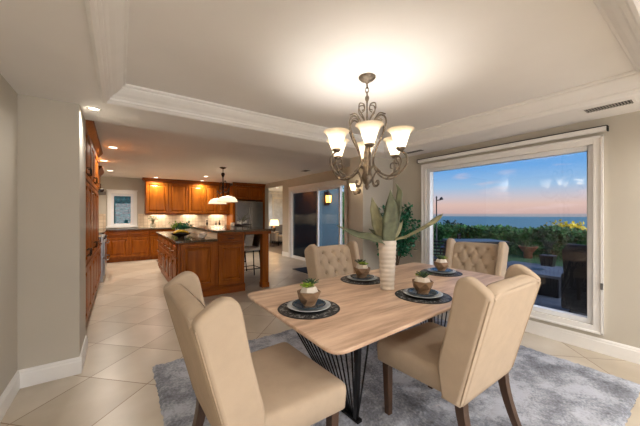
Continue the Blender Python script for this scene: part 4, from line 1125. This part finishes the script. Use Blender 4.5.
# terracotta bowl planter
p = bp(528, 258, z=-.02)
t = thing('planter_bowl', 'wide terracotta bowl planter on the lawn outside window', 'planter', loc=(p.x, p.y, -.02)); t.scale = (.72,.72,.66)
MB().lathe([(.16,0),(.16,.26),(.20,.30),(.33,.50),(.36,.56),(.34,.56),(.30,.48),(0,.46)], n=32, cap1=False).build('bowl', M['terra'], t)
s = MB(); foliage(s, [(R3.gauss(0,.13), R3.gauss(0,.13), .50+abs(R3.gauss(0,.05))) for _ in range(260)], .07, R3); s.build('foliage', M['hedge'], t)
# dark planter box with plant
p = bp(548, 260, z=0); k = 8.4/p.x
t = thing('planter_pot', 'dark square pot with spiky plant right of the terracotta bowl', 'planter', loc=(8.4, p.y*k, .10)); t.scale = (.72,.72,.8)
MB().hexa([(-.15,-.15,0),(.15,-.15,0),(.15,.15,0),(-.15,.15,0)], [(-.2,-.2,.33),(.2,-.2,.33),(.2,.2,.33),(-.2,.2,.33)]).build('pot', M['black'], t, .01)
s = MB(); rosette(s, (0,0,.32), .55, 16, 1.1, .06, 3, R3); s.build('leaves', M['tree'], t)
# low fire table
t = thing('fire_table', 'low dark rectangular fire table on the patio outside window', 'table', loc=(6.5, 2.35, -.08))
MB().box(-.45,-.75,.0,.45,.75,.33).build('base', M['black'], t, .01)
MB().box(-.52,-.82,.33,.52,.82,.38).build('table_top', M['patio'], t, .01)
MB().box(-.12,-.4,.38,.12,.4,.385).build('burner_tray', M['iron'], t)
# black high-back wicker chair
t = thing('patio_chair', 'black high back wicker chair outside at window right edge', 'chair', loc=(5.35, .95, -.08), rz=math.radians(-85))
s = MB(); rs = []
for k in range(11):
    q = k/10; z = .12+.90*q; w = .33+.03*q-(.0 if q < .9 else (q-.9)*.6); b = -.28-.10*q
    rs.append([(-w,b+.12,z),(-w,b,z),(-w*.5,b-.04,z),(w*.5,b-.04,z),(w,b,z),(w,b+.12,z),(w-.06,b+.12,z),(w*.5,b+.03,z),(-w*.5,b+.03,z),(-w+.06,b+.12,z)])
s.rings(rs, True, True, True); s.build('backrest', M['wicker'], t)
MB().box(-.30,-.30,.10,.30,.34,.36).build('seat', M['wicker'], t, .03)
MB().box(-.27,-.24,.361,.27,.33,.44).build('cushion', M['bluecush'], t, .03, 3)
for sx in (-1,1): MB().box(sx*.34-.05,-.26,.10,sx*.34+.05,.34,.60).build('armrest', M['wicker'], t, .03)
for sx in (-1,1):
    for sy in (-1,1): MB().box(sx*.28-.02,sy*.26-.02,0,sx*.28+.02,sy*.26+.02,.10).build('leg', M['wicker'], t)
# outdoor dining table and chairs beyond the window chair
p = bp(474, 237, z=.76); 
t = thing('patio_table', 'long dark patio table outside behind the window side chair', 'table', loc=(p.x, p.y, -.08), rz=math.radians(-35))
MB().box(-.65,-.42,.70,.65,.42,.76).build('table_top', M['black'], t, .01)
for sx in (-1,1):
    for sy in (-1,1): MB().box(sx*.58-.03,sy*.36-.03,0,sx*.58+.03,sy*.36+.03,.70).build('leg', M['black'], t)
def pchair(px, py, rz, lab):
    p = bp(px, py, z=-.08); t = thing('outdoor_chair', lab, 'chair', 'patio chairs round the long dark table', (p.x, p.y, -.08), rz)
    MB().box(-.24,-.24,.38,.24,.24,.42).build('seat', M['black'], t, .01)
    MB().box(-.22,-.22,.42,.22,.22,.48).build('cushion', M['bluecush'], t, .02, 3)
    s = MB(); s.box(-.24,-.26,.42,-.21,-.23,.86); s.box(.21,-.26,.42,.24,-.23,.86)
    for k in range(5): s.box(-.21,-.255,.50+k*.075,.21,-.235,.54+k*.075)
    s.build('backrest', M['black'], t)
    for sx in (-1,1):
        for sy in (-1,1): MB().box(sx*.22-.018,sy*.22-.018,0,sx*.22+.018,sy*.22+.018,.38).build('leg', M['black'], t)
pchair(438, 276, math.radians(-60), 'slatted patio chair nearest the left edge of the picture window')
pchair(450, 262, math.radians(20), 'slatted patio chair farther out behind the long dark table end')
# outdoor pole lamp seen at left edge of window
p = bp(436.5, 258, z=-.08); sc_ = 1
t = thing('garden_lamp', 'dark garden pole lamp seen at left edge of window', 'lamp', loc=(p.x, p.y, -.08))
MB().lathe([(.10,0),(.10,.03),(.02,.05),(.018,1.95),(.03,1.97),(.01,2.02)], n=12).build('pole', M['black'], t)
MB().tube([(0,0,1.88),cr*.14+up*1.90],.015,6).build('bracket', M['black'], t)
MB().lathe([(.05,1.90),(.06,1.93),(.02,1.99)], c=cr*.16, n=12).build('lamp_head', M['black'], t)
# parasol folded
p = bp(432.5, 262, z=-.08)
# greenery outside kitchen window
t = B(kx0-.6,11.1,0,kx1+.6,11.25,3.4).build('vine_screen', M['vines'], None, .01)
tag(center(t), 'blue green vine covered screen outside the kitchen window', 'screen')
struct('trim_side_yard', B(-1.6,10.5,-.1,1.6,11.6,0), M['patio'])

# ------------------------------------------------------------------ sky
FILL_GLOW = 3.1   # extra sky brightness added behind the viewpoint to fill the room
w = bpy.data.worlds.new('dusk_sky'); SC.world = w; w.use_nodes = True; nt = w.node_tree; nn = nt.nodes; bg = nn['Background']
tc = nn.new('ShaderNodeTexCoord'); sp = nn.new('ShaderNodeSeparateXYZ'); nt.links.new(tc.outputs['Generated'], sp.inputs[0])
rp = nn.new('ShaderNodeValToRGB'); nt.links.new(sp.outputs['Z'], rp.inputs['Fac']); e = rp.color_ramp.elements
stops = [(0,(150,150,160)),(.004,(196,164,160)),(.03,(212,180,170)),(.055,(190,184,194)),(.085,(150,182,214)),(.14,(100,158,216)),(.4,(84,134,200)),(1,(70,110,170))]
e.remove(e[1]); e[0].position = stops[0][0]; e[0].color = lin(stops[0][1])
for p_, c_ in stops[1:]: e.new(p_).color = lin(c_)
mp = nn.new('ShaderNodeMapping'); mp.inputs['Scale'].default_value = (3, 3, 16); nt.links.new(tc.outputs['Generated'], mp.inputs[0])
no = nn.new('ShaderNodeTexNoise'); no.inputs['Scale'].default_value = 2.2; no.inputs['Detail'].default_value = 5; nt.links.new(mp.outputs[0], no.inputs['Vector'])
cr2 = nn.new('ShaderNodeValToRGB'); nt.links.new(no.outputs['Fac'], cr2.inputs['Fac'])
cr2.color_ramp.elements[0].position = .56; cr2.color_ramp.elements[0].color = (0,0,0,1); cr2.color_ramp.elements[1].position = .72; cr2.color_ramp.elements[1].color = (.55,.55,.55,1)
mx = nn.new('ShaderNodeMixRGB'); nt.links.new(cr2.outputs[0], mx.inputs[0]); nt.links.new(rp.outputs[0], mx.inputs[1]); mx.inputs[2].default_value = lin((222,196,196))
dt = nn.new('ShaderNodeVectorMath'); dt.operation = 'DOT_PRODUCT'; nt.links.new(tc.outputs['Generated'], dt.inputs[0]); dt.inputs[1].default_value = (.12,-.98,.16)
gw = nn.new('ShaderNodeMapRange'); gw.interpolation_type = 'SMOOTHSTEP'; nt.links.new(dt.outputs['Value'], gw.inputs[0]); gw.inputs[1].default_value = .35; gw.inputs[2].default_value = .95; gw.inputs[3].default_value = 0; gw.inputs[4].default_value = FILL_GLOW
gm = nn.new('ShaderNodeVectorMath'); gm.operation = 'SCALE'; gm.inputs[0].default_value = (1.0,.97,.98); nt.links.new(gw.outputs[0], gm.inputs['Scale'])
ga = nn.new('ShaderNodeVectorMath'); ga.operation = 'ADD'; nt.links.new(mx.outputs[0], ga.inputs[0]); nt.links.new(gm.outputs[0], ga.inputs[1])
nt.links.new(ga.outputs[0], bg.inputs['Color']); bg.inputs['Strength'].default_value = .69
